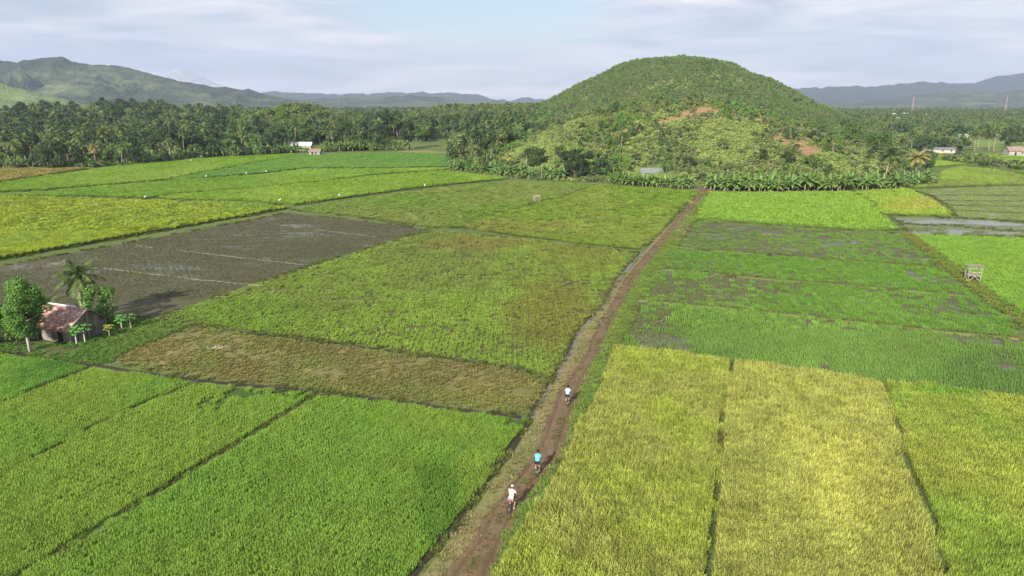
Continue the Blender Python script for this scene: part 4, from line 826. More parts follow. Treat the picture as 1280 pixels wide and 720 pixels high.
# trees of the left wood that one can tell apart
KD = [('tall_a', 2), ('round_a', 3), ('round_b', 2.5), ('tall_b', 2), ('olive_a', 1.6), ('bright_a', .9), ('mango', 1)]
KL = {'tall_a': 'tall dark green tree', 'round_a': 'rounded mid green tree', 'round_b': 'dense dark rounded tree', 'tall_b': 'tall loose green tree', 'olive_a': 'flat topped olive tree', 'bright_a': 'bright green bushy tree', 'mango': 'broad dark mango tree', 'palm_a': 'tall coconut palm', 'palm_b': 'shorter coconut palm', 'palm_c': 'leaning tall coconut palm', 'palm_tan': 'coconut palm with dry tan fronds'}
def pick(kd): return random.choices([k[0] for k in kd], [k[1] for k in kd])[0]
def wood_tree(x, y, where, kd=KD, sc=(.62, 1.2)):
    k = pick(kd); pm = k.startswith('palm'); s = random.uniform(*sc)
    plant_tree('coconut_palm' if pm else 'tree', k, x, y, s, KL[k] + ' ' + where, 'palm' if pm else 'tree', KL[k] + 's ' + where)
PK = [('palm_a', 3), ('palm_b', 2), ('palm_c', 1.2), ('palm_tan', .3)]
for row, (d0, d1, stp) in enumerate([(8, 18, 8.0), (18, 32, 7.5), (30, 44, 7.5)]):
    x = -300.0 + row * 2
    while x < 8:
        x += stp * random.uniform(.75, 1.3); y = float(edge_left(x)) + random.uniform(d0, d1)
        if inclear(x, y) or abs(x) > y * .74 + 8 or (x > -30 and y < 300): continue
        if x > -24 and float(H(x, y)) > 3: continue
        px, py = pj(x, y)
        if 352 < px < 398 and row < 2: continue
        where = ['in the front row of the left wood', 'in the second row of the left wood', 'in the deeper rows of the left wood'][row] + (', far left' if x < -150 else ', by the huts' if x < -75 else ', hillward')
        wood_tree(x, y, where, KD + [('palm_a', 1.5), ('palm_b', 2.4), ('palm_c', .6)])
# singled-out trees, by photo pixel of the base
def at(px, py): return un(px, py)
def solo(name, key, px, py, sc, label, cat='tree', sz=None):
    x, y = at(px, py); return plant_tree(name, key, x, y, sc, label, cat, sz=sz)
solo('coconut_palm', 'palm_b', 152, 207, .95, 'drooping coconut palm at the field edge left of the red roofed hut', 'palm')
solo('coconut_palm', 'palm_b', 93, 209, 1.0, 'coconut palm beside the broad dark tree at the far left field edge', 'palm')
solo('coconut_palm', 'palm_a', 20, 208, .85, 'coconut palm standing over bananas near the white building', 'palm')
solo('coconut_palm', 'palm_tan', 120, 208, .9, 'slim pale coconut palm between two darker crowns at the left field edge', 'palm')
solo('mango_tree', 'mango', 66, 210.5, 1.12, 'broad dark tree reaching the ground at the far left field edge')
solo('tree', 'round_b', 172, 206, .9, 'dark rounded tree just right of the drooping palm')
solo('tree', 'bright_a', 288, 194, 1.1, 'bright green round tree above the banana row left of the white roof')
solo('tree', 'bright_a', 317, 192, 1.2, 'second bright green round tree left of the white roof')
solo('tree', 'tall_a', 470, 189, 1.1, 'dark tall tree behind the green emerald field, left of the clearing')
solo('tree', 'tall_a', 512, 188, 1.25, 'large dark tree at the left side of the clearing')
solo('tree', 'round_a', 446, 189, 1.0, 'rounded green tree beside the dark tall tree left of the clearing')
solo('tree', 'olive_a', 577, 206, 1.3, 'grey green loose tree at the left end of the hill banana row', sz=1.5)
solo('tree', 'tall_b', 600, 200, 1.0, 'green tree behind the left end of the hill banana row')
solo('coconut_palm', 'palm_tan', 637, 216, .75, 'palm with dry tan crown behind the left banana row', 'palm')
solo('coconut_palm', 'palm_b', 608, 211, .6, 'small palm with yellowish fronds in the left banana row', 'palm')
solo('mango_tree', 'mango', 718, 223, 1.02, 'broad dark mango tree at the gap in the banana row')
solo('mango_tree', 'mango', 668, 217, .85, 'dark mango tree behind the left banana row')
solo('tree', 'round_b', 752, 223, .8, 'small dark tree right of the shaded gap')
solo('coconut_palm', 'palm_b', 765, 228, .72, 'thin pale coconut palm standing in front of the scrub by the gap', 'palm')
solo('coconut_palm', 'palm_b', 1103, 231, 1.5, 'big coconut palm rising from the right banana row', 'palm', sz=1.15)
solo('coconut_palm', 'palm_tan', 1142, 229, 1.35, 'yellowish coconut palm at the right end of the banana row', 'palm', sz=1.1)
solo('coconut_palm', 'palm_a', 1138, 196, .95, 'slim coconut palm behind the right end of the banana row', 'palm')
solo('tree', 'bright_a', 1013, 226, .75, 'small vivid light green tree above the right banana row')
solo('tree', 'round_a', 1095, 215, 1.15, 'large green tree behind the big coconut palm')
solo('tree', 'olive_a', 1120, 208, 1.1, 'olive green tree behind the yellowish coconut palm')
solo('tree', 'round_b', 1155, 214, .95, 'dark green tree at the right foot of the hill')
solo('tree', 'round_a', 1060, 212, 1.0, 'green tree above the banana row left of the big palm')
for i, (px, py, k, s, lab) in enumerate([(860, 212, 'round_b', .55, 'dark bush tree on the slope right of the grey shed'), (951, 205, 'round_b', .6, 'round dark tree below the second red bare patch'), (762, 185, 'bright_a', .6, 'bright green tree low on the spur slope'), (882, 214, 'round_a', .5, 'small dark tree above the road end'),
                                          (903, 190, 'olive_a', .6, 'olive tree on the slope beside the bare patches'), (985, 205, 'round_b', .55, 'second dark tree right of the red bare patch'), (700, 200, 'round_a', .6, 'green tree in the light scrub slope'), (1040, 195, 'round_a', .8, 'green tree on the lower right slope')]):
    # feet stand on the slope: walk the sight line up to the terrain
    for d in np.arange(225, 600, 1.0):
        dx = (px - 640) / FPX; dy = -(py - 360) / FPX; v = NB([dx, cP + dy * sP, -sP + dy * cP]); p = v / v[1] * d
        if CAMH + p[2] < H(p[0], p[1]) + .2: break
    plant_tree('tree', k, float(p[0]), float(p[1]), s, lab, 'tree')
# trees along the crest of the near slope and its bare patch
for i in range(34):
    x = random.uniform(6, 190); y = 333 + random.uniform(-16, 22); z = float(H(x, y))
    if z < 3 or soil_at(NB([x]), NB([y]))[0] > .3: continue
    k = pick([('round_a', 3), ('bright_a', 3), ('tall_b', 2), ('round_b', 1.5), ('olive_a', 1)])
    plant_tree('tree', k, x, y, random.uniform(.32, .55), KL[k] + ' on the crest of the near slope', 'tree', KL[k] + 's on the crest')
for i in range(42):
    x = random.uniform(-10, 200); y = float(base_y(x)) + random.uniform(12, 75); z = float(H(x, y))
    if y > 332 or soil_at(NB([x]), NB([y]))[0] > .2 or grass_at(NB([x]), NB([y]))[0] > .5: continue
    k = pick([('round_a', 3), ('bright_a', 1.3), ('tall_b', 1), ('round_b', 2), ('olive_a', 3)])
    plant_tree('tree', k, x, y, random.uniform(.3, .5), 'small ' + KL[k] + ' among the scrub of the near slope', 'tree', KL[k] + 's in the slope scrub')
# right wood edge
for i, (px, py) in enumerate([(1157, 191), (1163, 190.5), (1170, 190.5), (1178, 190), (1187, 190), (1195, 189.7), (1168, 187), (1182, 186.5), (1152, 188), (1200, 188.5), (1146, 192)]):
    x, y = at(px, py); k = ['round_b', 'round_a', 'palm_b', 'round_b', 'olive_a', 'round_a', 'tall_b', 'palm_a', 'round_a', 'round_b', 'round_b'][i]
    plant_tree('coconut_palm' if k[:4] == 'palm' else 'tree', k, x, y, random.uniform(.9, 1.15) * (1 if k[:4] == 'palm' else .95), KL[k] + ' in the grove beyond the right hand fields', 'palm' if k[:4] == 'palm' else 'tree', KL[k] + 's of the right grove')
for i, (px, py) in enumerate([(1218, 189), (1236, 188.5), (1242, 189), (1212, 184), (1222, 185)]):
    x, y = at(px, py); plant_tree('coconut_palm', ['palm_a', 'palm_b'][i % 2], x, y, random.uniform(.85, 1.05), ['leftmost front coconut palm of the five by the far track', 'middle front coconut palm of the five by the far track', 'coconut palm of the far track standing closest to the white house', 'rear coconut palm of the far track nearest the grove', 'rear coconut palm of the far track behind the middle one'][i], 'palm')
for i in range(9):
    x, y = at(1258 + i * 9, 184 + random.uniform(-2, 1)); plant_tree('tree', ['round_b', 'tall_a', 'round_a'][i % 3], x, y, random.uniform(.8, 1), KL[['round_b', 'tall_a', 'round_a'][i % 3]] + ' behind the white house on the right', 'tree', 'trees behind the white house')
# banana rows
def bananas(pts, n, label, group, depth=(0, 6), sc=(.8, 1.1)):
    P = [Vector(un(*p)) for p in pts]; Ls_ = [(b - a).length for a, b in zip(P[:-1], P[1:])]; T = sum(Ls_)
    for i in range(n):
        d = (i + random.uniform(.1, .9)) / n * T; k = 0
        while k < len(Ls_) - 1 and d > Ls_[k]: d -= Ls_[k]; k += 1
        p = P[k].lerp(P[k + 1], d / Ls_[k]); y = p.y + random.uniform(*depth)
        plant_tree('banana_plant', 'banana_%d' % random.randrange(4), p.x + random.uniform(-.5, .5), y, random.uniform(*sc), label, 'banana plant', group)
bananas([(890, 239), (960, 239.5), (1040, 239), (1075, 238.5)], 96, 'banana plant in the dense row right of the road end', 'banana plants right of the road end', (0, 7), (1.15, 1.5))
bananas([(1075, 238), (1110, 236), (1140, 234), (1170, 231)], 34, 'banana plant in the row below the two big coconut palms', 'banana plants below the big coconut palms', (0, 7), (1.1, 1.35))
bananas([(766, 231), (820, 235), (868, 238)], 42, 'banana plant in the row in front of the grey shed', 'banana plants in front of the grey shed', (0, 5), (.95, 1.2))
bananas([(563, 214), (600, 219), (650, 223), (705, 226)], 54, 'banana plant in the row left of the dark mango tree', 'banana plants left of the mango tree', (0, 8), (1.05, 1.35))
bananas([(0, 209), (40, 209.5)], 9, 'banana plant below the white building at far left', 'banana plants below the white building', (0, 7), (1.1, 1.5))
bananas([(175, 205), (250, 198.5), (300, 195)], 26, 'banana plant behind the small red roofed hut', 'banana plants behind the red roofed hut', (2, 9), (1.1, 1.5))
bananas([(300, 195), (370, 192.5)], 22, 'banana plant in the row left of the white metal roof', 'banana plants left of the metal roof', (1, 8), (1.1, 1.5))
bananas([(366, 192.3), (386, 192)], 7, 'banana plant in front of the white metal roofed building', 'banana plants before the metal roofed building', (0, 2), (.8, 1.0))
bananas([(402, 192), (455, 190), (510, 189)], 30, 'banana plant in the row behind the emerald green field', 'banana plants behind the emerald field', (1, 8), (1.1, 1.5))

# ------------------------------------------------------------------ the shed and its trees
def shed():
    A = Vector(un(88, 431)); B = Vector(un(134, 416)); mid = (A + B) / 2; w = (B - A).length; d = (B - A).normalized(); rot = math.atan2(-d.x, d.y); ln = 6.2
    o = empty('shed', (mid.x - math.cos(rot) * ln / 2, mid.y - math.sin(rot) * ln / 2, .06), rot); hw = w / 2; he, hr = 1.85, 3.5
    tag(o, 'grey wooden shed with a rusty purple red corrugated roof among papaya plants', 'shed')
    pk = NT('grey_planks'); v = pk.pos((1, 1, .12), obj=True); a = pk.noise(v, 5, 3); b = pk.noise(pk.pos(obj=True), 1.1, 4); pk.col(pk.mix(pk.rng(b, .35, .65), pk.mix(pk.rng(a, .35, .65), (.16, .145, .13), (.30, .28, .255)), (.10, .085, .07))); pk.bump(a, .6, .05)
    rm = NT('rusty_roof_sheets'); v = rm.pos((.35, .12, 1), obj=True); a = rm.noise(v, 6, 3, .5); b = rm.noise(rm.pos(obj=True), 1.6, 5, .6)
    rm.col(rm.mix(rm.rng(a, .52, .64), rm.mix(rm.rng(b, .35, .65), (.22, .10, .075), (.36, .19, .15)), (.50, .40, .36))); rm.rough(.6)
    x1, x0 = ln / 2, -ln / 2; m = MB()
    # gable wall towards the viewer, planks each set a little proud
    n = 22
    for i in range(n):
        y0 = -hw + 2 * hw * i / n; y1 = -hw + 2 * hw * (i + 1) / n - .02; t0 = he + (hr - he) * (1 - abs(y0) / hw); t1 = he + (hr - he) * (1 - abs(y1) / hw); q = .03 * (i % 2)
        m.add([(x1 - .05, y0, 0), (x1 + q, y0, 0), (x1 + q, y1, 0), (x1 - .05, y1, 0), (x1 - .05, y0, t0), (x1 + q, y0, t0), (x1 + q, y1, t1), (x1 - .05, y1, t1)], [(0, 3, 2, 1), (4, 5, 6, 7), (1, 2, 6, 5), (0, 4, 7, 3), (0, 1, 5, 4), (2, 3, 7, 6)])
    m.build('gable_wall', pk.m, o)
    s = MB(); s.box((.8, -hw + .05, he / 2), (ln - 1.65, .1, he)); s.build('front_wall', pk.m, o)
    s = MB(); s.box((0, hw - .05, he / 2), (ln - .1, .1, he)); s.build('back_wall', pk.m, o)
    s = MB(); s.box((x0 + .05, 0, he / 2), (.1, 2 * hw - .2, he)); s.build('end_wall', pk.m, o)
    d_ = MB(); d_.box((1.6, -hw - .012, .85), (.8, .03, 1.7)); d_.build('door', M['dark'], o)
    for y in (-hw + .05, hw - .05, 0):
        p = MB(); p.box((x1 + .07, y, (he if y else hr) / 2), (.09, .09, (he if y else hr - .1))); p.build('post', M['bamboo'], o)
    for k in range(2):
        p = MB(); p.box((x0 + .3 + k * 1.2, -hw - .45, he / 2 - .1), (.09, .09, he - .2)); p.build('post', M['bamboo'], o)
    for sg in (-1, 1):
        V = []; Fq = []; nxx, nyy = 96, 6; ov = .55; L_ = ln + .9
        for j in range(nyy + 1):
            t = j / nyy; yy = sg * (hw + ov) * t; zz = hr + .08 - (hr - he) / hw * abs(yy) + .03 * (j % 2)
            for i in range(nxx + 1): xx = -L_ / 2 + L_ * i / nxx; V.append((xx, yy, zz + .035 * math.sin(i * 1.9) - .12 * math.exp(-((xx - .8) / 1.2) ** 2) * t))
        for j in range(nyy):
            for i in range(nxx): a = j * (nxx + 1) + i; Fq.append((a, a + 1, a + nxx + 2, a + nxx + 1))
        ro = link('roof', npmesh('roof', V, Fq, rm.m), o); so = ro.modifiers.new('thick', 'SOLIDIFY'); so.thickness = .02
        if sg == -1:
            for (xx, wd) in ((-2.2, .35), (-.5, .22)):
                q = MB(); q.tube([(xx, -.35, hr + .02), (xx + .2, -2.1, hr + .06 - (hr - he) / hw * 2.0)], .05, 5); q.build('roof_batten', M['bamboo'], ro)
    c = MB(); c.tube([(-ln / 2 - .4, 0, hr + .12), (0, 0, hr + .1), (ln / 2 - 1.4, 0, hr + .13)], .12, 6); c.build('ridge_cap', M['metalroof'], o)
    f = MB(); f.box((x1 + .42, -hw / 2 - .25, (he + hr) / 2 - .07), (.06, math.hypot(hw + .5, hr - he + .2), .12), Matrix.Rotation(math.atan2(hr - he, hw), 3, 'X')); f.build('barge_board', M['bamboo'], o)
    return o
shed()
treekind('fruit', 8.6, .16, 1.75, 1.9, 'leafbright', 'palebark', 71, 'egg', nclump=90, ncard=260, size=.105, clump=.48, lean=(-.2, 0))
treekind('fruit_dark', 6.2, .16, 3.0, .8, 'leaf', 'palebark', 72, 'round', nclump=60, ncard=200, size=.13, clump=.36)
treekind('bushy', 3.4, .1, 2.0, .6, 'leafbright', 'bark', 73, 'flat', nclump=30, ncard=80, size=.15, clump=.32)
solo('fruit_tree', 'fruit', 38, 440, .96, 'leafy green tree with a pale trunk in front of the rusty roofed shed')
solo('fruit_tree', 'fruit_dark', -14, 431, .85, 'dark leafy tree cut by the left edge beside the pale trunked tree')
x_, y_ = at(22, 428); plant_tree('shrub', 'bushy', x_, y_, .9, 'bushy shrub between the two trees left of the shed', 'shrub')
x_, y_ = at(126, 407); plant_tree('shrub', 'bushy', x_, y_ + .5, 1.15, 'rounded leafy tree leaning over the right end of the shed', 'shrub', sz=1.35)
x_, y_ = at(62, 392); plant_tree('banana_plant', 'banana_2', x_, y_, .95, 'pale banana plant showing above the shed roof', 'banana plant')
# the palm behind the shed
t_, f_, cn_ = palm_mesh(5.7, 26, 3.2, 88, 'palmleaf', bend=.15); TREES['palm_shed'] = (t_, f_)
tk = MB(); tk.tube([(0, 0, -.4), (0, 0, .5), (.05, 0, 3.2), (.05, 0, 5.3), (.05, 0, 5.8)], [.4, .34, .32, .40, .22], 10); TREES['palm_shed'] = (tk.mesh('trunk', M['palmtrunk'], True), f_)
x_, y_ = at(106, 399); po = plant_tree('coconut_palm', 'palm_shed', x_, y_, 1.0, 'stout coconut palm with a shaggy trunk rising behind the shed', 'palm', sz=1.0)
sk = MB()
for k in range(16):
    q = k * 2.4; z = 3.9 + k * .1; sk.add([(.36 * math.cos(q - .3), .36 * math.sin(q - .3), z), (.36 * math.cos(q + .3), .36 * math.sin(q + .3), z), (.52 * math.cos(q), .52 * math.sin(q), z + .75)], [(0, 1, 2)])
for k in range(9):
    q = k * .7; sk.sphere((.42 * math.cos(q),   .42 * math.sin(q), 5.3), (.14, .14, .17), 6, 4)
sk.build('old_leaf_bases', simple('dry_sheath', (.42, .25, .16), .9, .3, 5), po)
# papayas
def papaya(px, py, h, label, tone=0, sc=1.0):
    x, y = at(px, py); h *= .88; sc *= .8; o = empty('papaya_plant', (x, y, .06), random.uniform(0, 6)); tag(o, label, 'papaya plant'); m = MB(); m.tube([(0, 0, -.2), (.03, 0, h * .5), (0, .04, h)], [.09, .07, .05], 7); m.build('stem', M['palebark'], o); V = []; Fq = []
    for i in range(14):
        q = i * 2.4; e = R(50) - i * R(6.5); L_ = .75 * sc * random.uniform(.8, 1.1); c = Vector((0, .04, h)) + Vector((math.cos(q) * math.cos(e), math.sin(q) * math.cos(e), math.sin(e))) * L_; n = len(V)
        V += [Vector((0, .04, h)), Vector((0, .04, h + .02)), c + Vector((0, 0, .01)), c]; Fq.append((n, n + 1, n + 2, n + 3)); side = Vector((-math.sin(q), math.cos(q), 0)); out = Vector((math.cos(q), math.sin(q), -.35))
        for k in range(7):                                        # lobed leaf: seven fingers
            a = (k - 3) * .62; t = out * math.cos(a) + side * math.sin(a); s2 = out * -math.sin(a) + side * math.cos(a); n = len(V); l2 = .36 * sc
            V += [c - s2 * .03, c + t * l2 * .5 - s2 * .085, c + t * l2, c + t * l2 * .5 + s2 * .085]; Fq.append((n, n + 1, n + 2, n + 3))
    link('leaves', npmesh('leaves', [tuple(v) for v in V], Fq, M['papaya'] if not tone else M['papayay']), o)
    f = MB()
    for k in range(4): f.sphere((.1 * math.cos(k * 1.6), .1 * math.sin(k * 1.6), h - .25), (.07, .07, .11), 6, 5)
    f.build('fruit', M['leafdark'], o)
M['papaya'] = leafmat('papaya_leaves', (.10, .28, .05), (.2, .42, .09)); M['papayay'] = leafmat('yellow_papaya_leaves', (.35, .4, .04), (.5, .5, .08))
papaya(96, 431, 1.9, 'papaya plant nearest the pale trunked tree, against the shed wall'); papaya(107, 430, 2.2, 'taller papaya plant against the middle of the shed wall', sc=1.15)
papaya(137, 421, 1.3, 'small papaya plant with yellow leaves', 1, .8); papaya(153, 415, 1.9, 'papaya plant standing clear of the shed on the bank'); papaya(164, 412, 1.8, 'papaya plant farthest from the shed on the bank')

# ------------------------------------------------------------------ small buildings
def hut(px, py, w, d, hw_, hr, rot, wall, roof, label, name='hut', cat='hut', doors=1, windows=1, z=0):
    x, y = at(px, py); o = empty(name, (x, y, z), rot); tag(o, label, cat); a = MB(); e = .04
    a.add([(-w/2, -d/2, -.3), (w/2, -d/2, -.3), (w/2, d/2, -.3), (-w/2, d/2, -.3), (-w/2, -d/2, hw_), (w/2, -d/2, hw_), (w/2, d/2, hw_), (-w/2, d/2, hw_), (-w/2, 0, hr - .05), (w/2, 0, hr - .05)],
          [(0, 1, 5, 4), (2, 3, 7, 6), (1, 2, 6, 9, 5), (3, 0, 4, 8, 7), (0, 3, 2, 1)]); a.build('wall', wall, o)
    r = MB(); k = (hr - hw_) / (d / 2)
    for s in (-1, 1):
        y1 = s * (d / 2 + .45); z1 = hr - k * (d / 2 + .45); t = .08
        r.add([(-w/2 - .4, 0, hr), (w/2 + .4, 0, hr), (w/2 + .4, y1, z1), (-w/2 - .4, y1, z1), (-w/2 - .4, 0, hr + t), (w/2 + .4, 0, hr + t), (w/2 + .4, y1, z1 + t), (-w/2 - .4, y1, z1 + t)], [(0, 1, 2, 3), (4, 7, 6, 5), (0, 4, 5, 1), (3, 2, 6, 7), (1, 5, 6, 2), (0, 3, 7, 4)])
    r.build('roof', roof, o)
    for i in range(doors): q = MB(); q.box((-w * .2, -d/2 - .02, .9), (.9, .06, 1.8)); q.build('door', M['dark'], o)
    for i in range(windows): q = MB(); q.box((w * (.12 + .26 * i), -d/2 - .02, hw_ * .6), (.8, .06, .7)); q.build('window', M['dark'], o)
    return o
M['greyroof'] = simple('dull_grey_sheets', (.15, .165, .17), .55, .2, 2, obj=True); M['offwhite'] = simple('dirty_white_wall', (.28, .265, .24), .8, .2, 1.5); M['grywall'] = simple('grey_board_wall', (.38, .34, .29), .85, .25, 2); M['redroof'] = simple('faded_red_roof', (.24, .17, .14), .8, .35, .8)
hut(249, 196.5, 6, 4, 2.0, 3.1, R(4), M['wood'], M['redroof'], 'small open hut with a faded red roof at the edge of the left fields')
hut(395, 194.5, 5.5, 4, 2.2, 3.4, R(-6), M['offwhite'], M['brownroof'], 'small hut with a brown roof and white lower wall by the emerald field')
hut(378, 190.0, 10.5, 6, 3.7, 5.2, R(2), M['grywall'], M['metalroof'], 'long building with a white metal roof among the left trees', 'building', 'building', windows=3)
hut(2, 187, 9, 6, 3.4, 4.8, R(5), M['white'], M['metalroof'], 'white walled building at the far left behind bananas', 'building', 'building', windows=2)
hut(541, 176.5, 7, 5, 2.4, 3.8, R(12), M['grywall'], M['brownroof'], 'small grey house with a brown roof at the back of the clearing', 'house', 'house')
hut(280, 193.5, 3, 2.5, 1.7, 2.4, R(0), M['thatch'], M['thatch'], 'tiny thatched shelter right of the red roofed hut', 'shelter', 'shelter', windows=0)
hut(569, 196, 6, 5, 2.2, 3.4, R(20), M['wood'], M['redroof'], 'small pinkish hut half hidden by the grey green tree')
hut(816, 224.5, 8.0, 4.2, 2.3, 3.5, R(-10), M['grywall'], M['greyroof'], 'grey metal roofed shed behind the banana row at the hill foot', 'shed', 'shed', windows=0, z=.4)
hut(1270, 194.5, 10, 6, 2.6, 4.4, R(-5), M['offwhite'], M['redroof'], 'white house with a faded red roof at the right edge', 'house', 'house', windows=2)
hut(1202, 173.5, 6, 5, 2.4, 3.4, R(15), M['white'], M['metalroof'], 'small white house alone beyond the far right field', 'house', 'house')
hut(1170, 191, 17, 5, 2.0, 2.8, R(-3), M['grywall'], M['greyroof'], 'long low grey shed under the right grove', 'shed', 'shed', windows=3)
for i, (px, py, w, lab) in enumerate([(1114, 144, 14, 'pale house highest on the distant rise left of the mast'), (1118, 150, 12, 'white house below the distant rise'), (1128, 149, 20, 'long pale roof just left of the striped mast'), (1119, 157, 10, 'small bright white house nearest in the distant village'), (1157, 150, 12, 'white building right of the striped mast')]):
    hut(px, py, w, 9, 6, 9, R(i * 13), M['white'], M['metalroof'], lab, 'house', 'house', windows=2)

# bamboo platform by the path
def platform():
    x, y = at(1215, 352); o = empty('bamboo_platform', (x, y, .05), R(-14)); tag(o, 'raised bamboo field platform with cross braces and a ragged thatch roof', 'field platform'); w, d, h = 1.7, 1.5, 2.35
    for sx in (-1, 1):
        for sy in (-1, 1): m = MB(); m.tube([(sx * w / 2, sy * d / 2, -.2), (sx * w / 2, sy * d / 2, h)], .06, 7); m.build('post', M['bamboo'], o)
    m = MB(); m.box((0, 0, 1.05), (w + .2, d + .2, .07)); m.build('deck', M['bamboo'], o)
    for (a, b) in [((-w/2, -d/2 - .06, 0.05), (0, -d/2 - .06, .98)), ((w/2, -d/2 - .06, 0.05), (0, -d/2 - .06, .98)), ((-w/2 - .06, -d/2, .1), (-w/2 - .06, d/2, .98)), ((-w/2 - .06, d/2, .1), (-w/2 - .06, -d/2, .98)), ((-w/2, -d/2 - .06, 1.1), (0, -d/2 - .06, 1.6))]:
        m = MB(); m.tube([a, b], .055, 6); m.build('brace', M['bamboo'], o)
    for z in (1.6, 2.1): m = MB(); m.tube([(-w/2 - .15, -d/2 - .07, z), (w/2 + .15, -d/2 - .07, z)], .05, 6); m.build('rail', M['bamboo'], o)
    V = []; Fq = []; g = random.Random(5)
    for k in range(170):
        cx, cy = g.uniform(-w/2 - .25, w/2 + .25), g.uniform(-d/2 - .3, d/2 + .3)
        if abs(cx - .3) < .25 and cy > .1: continue
        q = g.uniform(-.6, .6); l = g.uniform(.3, .6); z = h + .1 + .12 * g.random() - .12 * abs(cy); n = len(V); dx, dy = math.sin(q) * l / 2, math.cos(q) * l / 2; V += [(cx - dx - .05, cy - dy, z), (cx - dx + .05, cy - dy, z), (cx + dx + .05, cy + dy, z + .05), (cx + dx - .05, cy + dy, z + .05)]; Fq.append((n, n + 1, n + 2, n + 3))
    link('thatch_roof', npmesh('thatch_roof', V, Fq, simple('bleached_thatch', (.24, .22, .17), .9, .3, 9)), o)
    m = MB()
    for k in range(5): m.tube([(-w/2 - .2 + k * (w + .4) / 4, -d/2 - .3, h), (-w/2 - .2 + k * (w + .4) / 4, d/2 + .3, h + .02)], .03, 5)
    m.build('roof_poles', M['bamboo'], o)
platform()
# low dead-branch shelter in the pale field
def brush():
    x, y = at(671, 253.5); o = empty('field_shelter', (x, y, .05), .3); tag(o, 'small grey shelter of dry branches alone in the pale green field', 'field shelter')
    for sx, sy in ((-.7, -.5), (.7, -.5), (.7, .5), (-.7, .5)): m = MB(); m.tube([(sx, sy, -.2), (sx * 1.05, sy, 1.5)], .06, 6); m.build('post', M['wood'], o)
    g = random.Random(3); m = MB()
    for k in range(70):
        q = g.uniform(0, 6.28); r0 = g.uniform(0, .7); c = Vector((r0 * math.cos(q), r0 * math.sin(q), 1.45 + g.random() * .4)); v = Vector((g.uniform(-1, 1), g.uniform(-1, 1), g.uniform(-.2, .7))).normalized() * g.uniform(.4, .95); m.tube([c, c + v], [.045, .015], 4)
    m.build('dry_branches', simple('grey_dead_branches', (.42, .38, .31), .9, .3, 4), o)
brush()
def stakes(px, py, label, h=.9, n=3):
    x, y = at(px, py); o = empty('wooden_stakes', (x, y, 0), .2); tag(o, label, 'stakes'); dk = simple('dark_wet_wood', (.07, .06, .06), .8, .3, 6)
    for k in range(n): m = MB(); m.tube([(k * .32 - .32, 0, -.2), (k * .32 - .32 + (k - 1) * .12, .05, h * (1 - .12 * k))], [.08, .06], 7); m.build('stake', dk, o)
    m = MB(); m.tube([(-.5, -.05, h * .62), (.5, -.03, h * .55)], .05, 6); m.build('crossbar', dk, o)
stakes(1030, 466, 'dark wooden stakes at the back edge of the golden rice', 1.15)
def strawheap(px, py, label, s=1.0):
    x, y = at(px, py); g = random.Random(int(px)); V = []; Fq = []
    for k in range(170):
        q = g.uniform(0, 6.28); r0 = s * g.random() ** .6; c = Vector((1.5 * r0 * math.cos(q), .9 * r0 * math.sin(q), .05 + (1 - r0 / s) * .12 * s)); v = Vector((g.uniform(-1, 1), g.uniform(-1, 1), g.uniform(-.25, .3))).normalized() * .22; w = v.cross(Vector((0, 0, 1))).normalized() * .03; n = len(V); V += [c - v - w, c - v + w, c + v + w, c + v - w]; Fq.append((n, n + 1, n + 2, n + 3))
    o = link('straw_heap', npmesh('straw_heap', [tuple(v) for v in V], Fq, simple('pale_straw', (.42, .36, .24), .95, .25, 5))); o.location = (x, y, .03); tag(o, label, 'straw')
strawheap(272, 435, 'pale straw heap lying in the brown weedy field', .75); 

# masts and pylons
def mast(px, py, h, w, red, label, name='radio_mast'):
    x, y = at(px, py); o = empty(name, (x, y, 0), .4); tag(o, label, 'mast' if red else 'pylon'); nb = 7
    mr = simple('mast_red', (.42, .22, .18), .6, .1, 1) if 'mast_red' not in M else M['mast_red']; M['mast_red'] = mr
    for b in range(nb):
        z0, z1 = h * b / nb, h * (b + 1) / nb; m = MB(); f0, f1 = 1 - .8 * b / nb, 1 - .8 * (b + 1) / nb; c = [(-1, -1), (1, -1), (1, 1), (-1, 1)]; rr = .017 * w
        for k in range(4):
            a, d = c[k], c[(k + 1) % 4]; m.tube([(a[0] * w / 2 * f0, a[1] * w / 2 * f0, z0), (a[0] * w / 2 * f1, a[1] * w / 2 * f1, z1)], rr * 2, 4, cap=False)
            m.tube([(a[0] * w / 2 * f0, a[1] * w / 2 * f0, z0), (d[0] * w / 2 * f1, d[1] * w / 2 * f1, z1)], rr * 1.3, 4, cap=False); m.tube([(a[0] * w / 2 * f1, a[1] * w / 2 * f1, z1 - .1), (d[0] * w / 2 * f1, d[1] * w / 2 * f1, z1 - .1)], rr * 1.3, 4, cap=False)
        m.build('lattice_section', mr if red and b % 2 == 0 else M['offwhite'] if red else M['greyroof'], o)
    if not red:
        for z in (.78, .92): m = MB(); m.tube([(-w * .9, 0, h * z), (w * .9, 0, h * z)], .12, 5); m.build('crossarm', M['greyroof'], o)
mast(1139, 147, 33, 2.8, True, 'red and white lattice mast on the right plain, the nearer of two'); mast(1255, 147, 32, 2.6, True, 'red and white lattice mast near the right edge below the foothills')
mast(187, 148, 36, 2.6, False, 'pale pylon standing before the left mountains', 'pylon'); mast(325, 146, 30, 2.4, False, 'pale pylon below the end of the left range', 'pylon'); mast(424, 146, 36, 2.4, False, 'left pylon of the pair in the valley middle', 'pylon'); mast(431, 146, 32, 2, False, 'right shorter pylon of the pair in the valley middle', 'pylon')
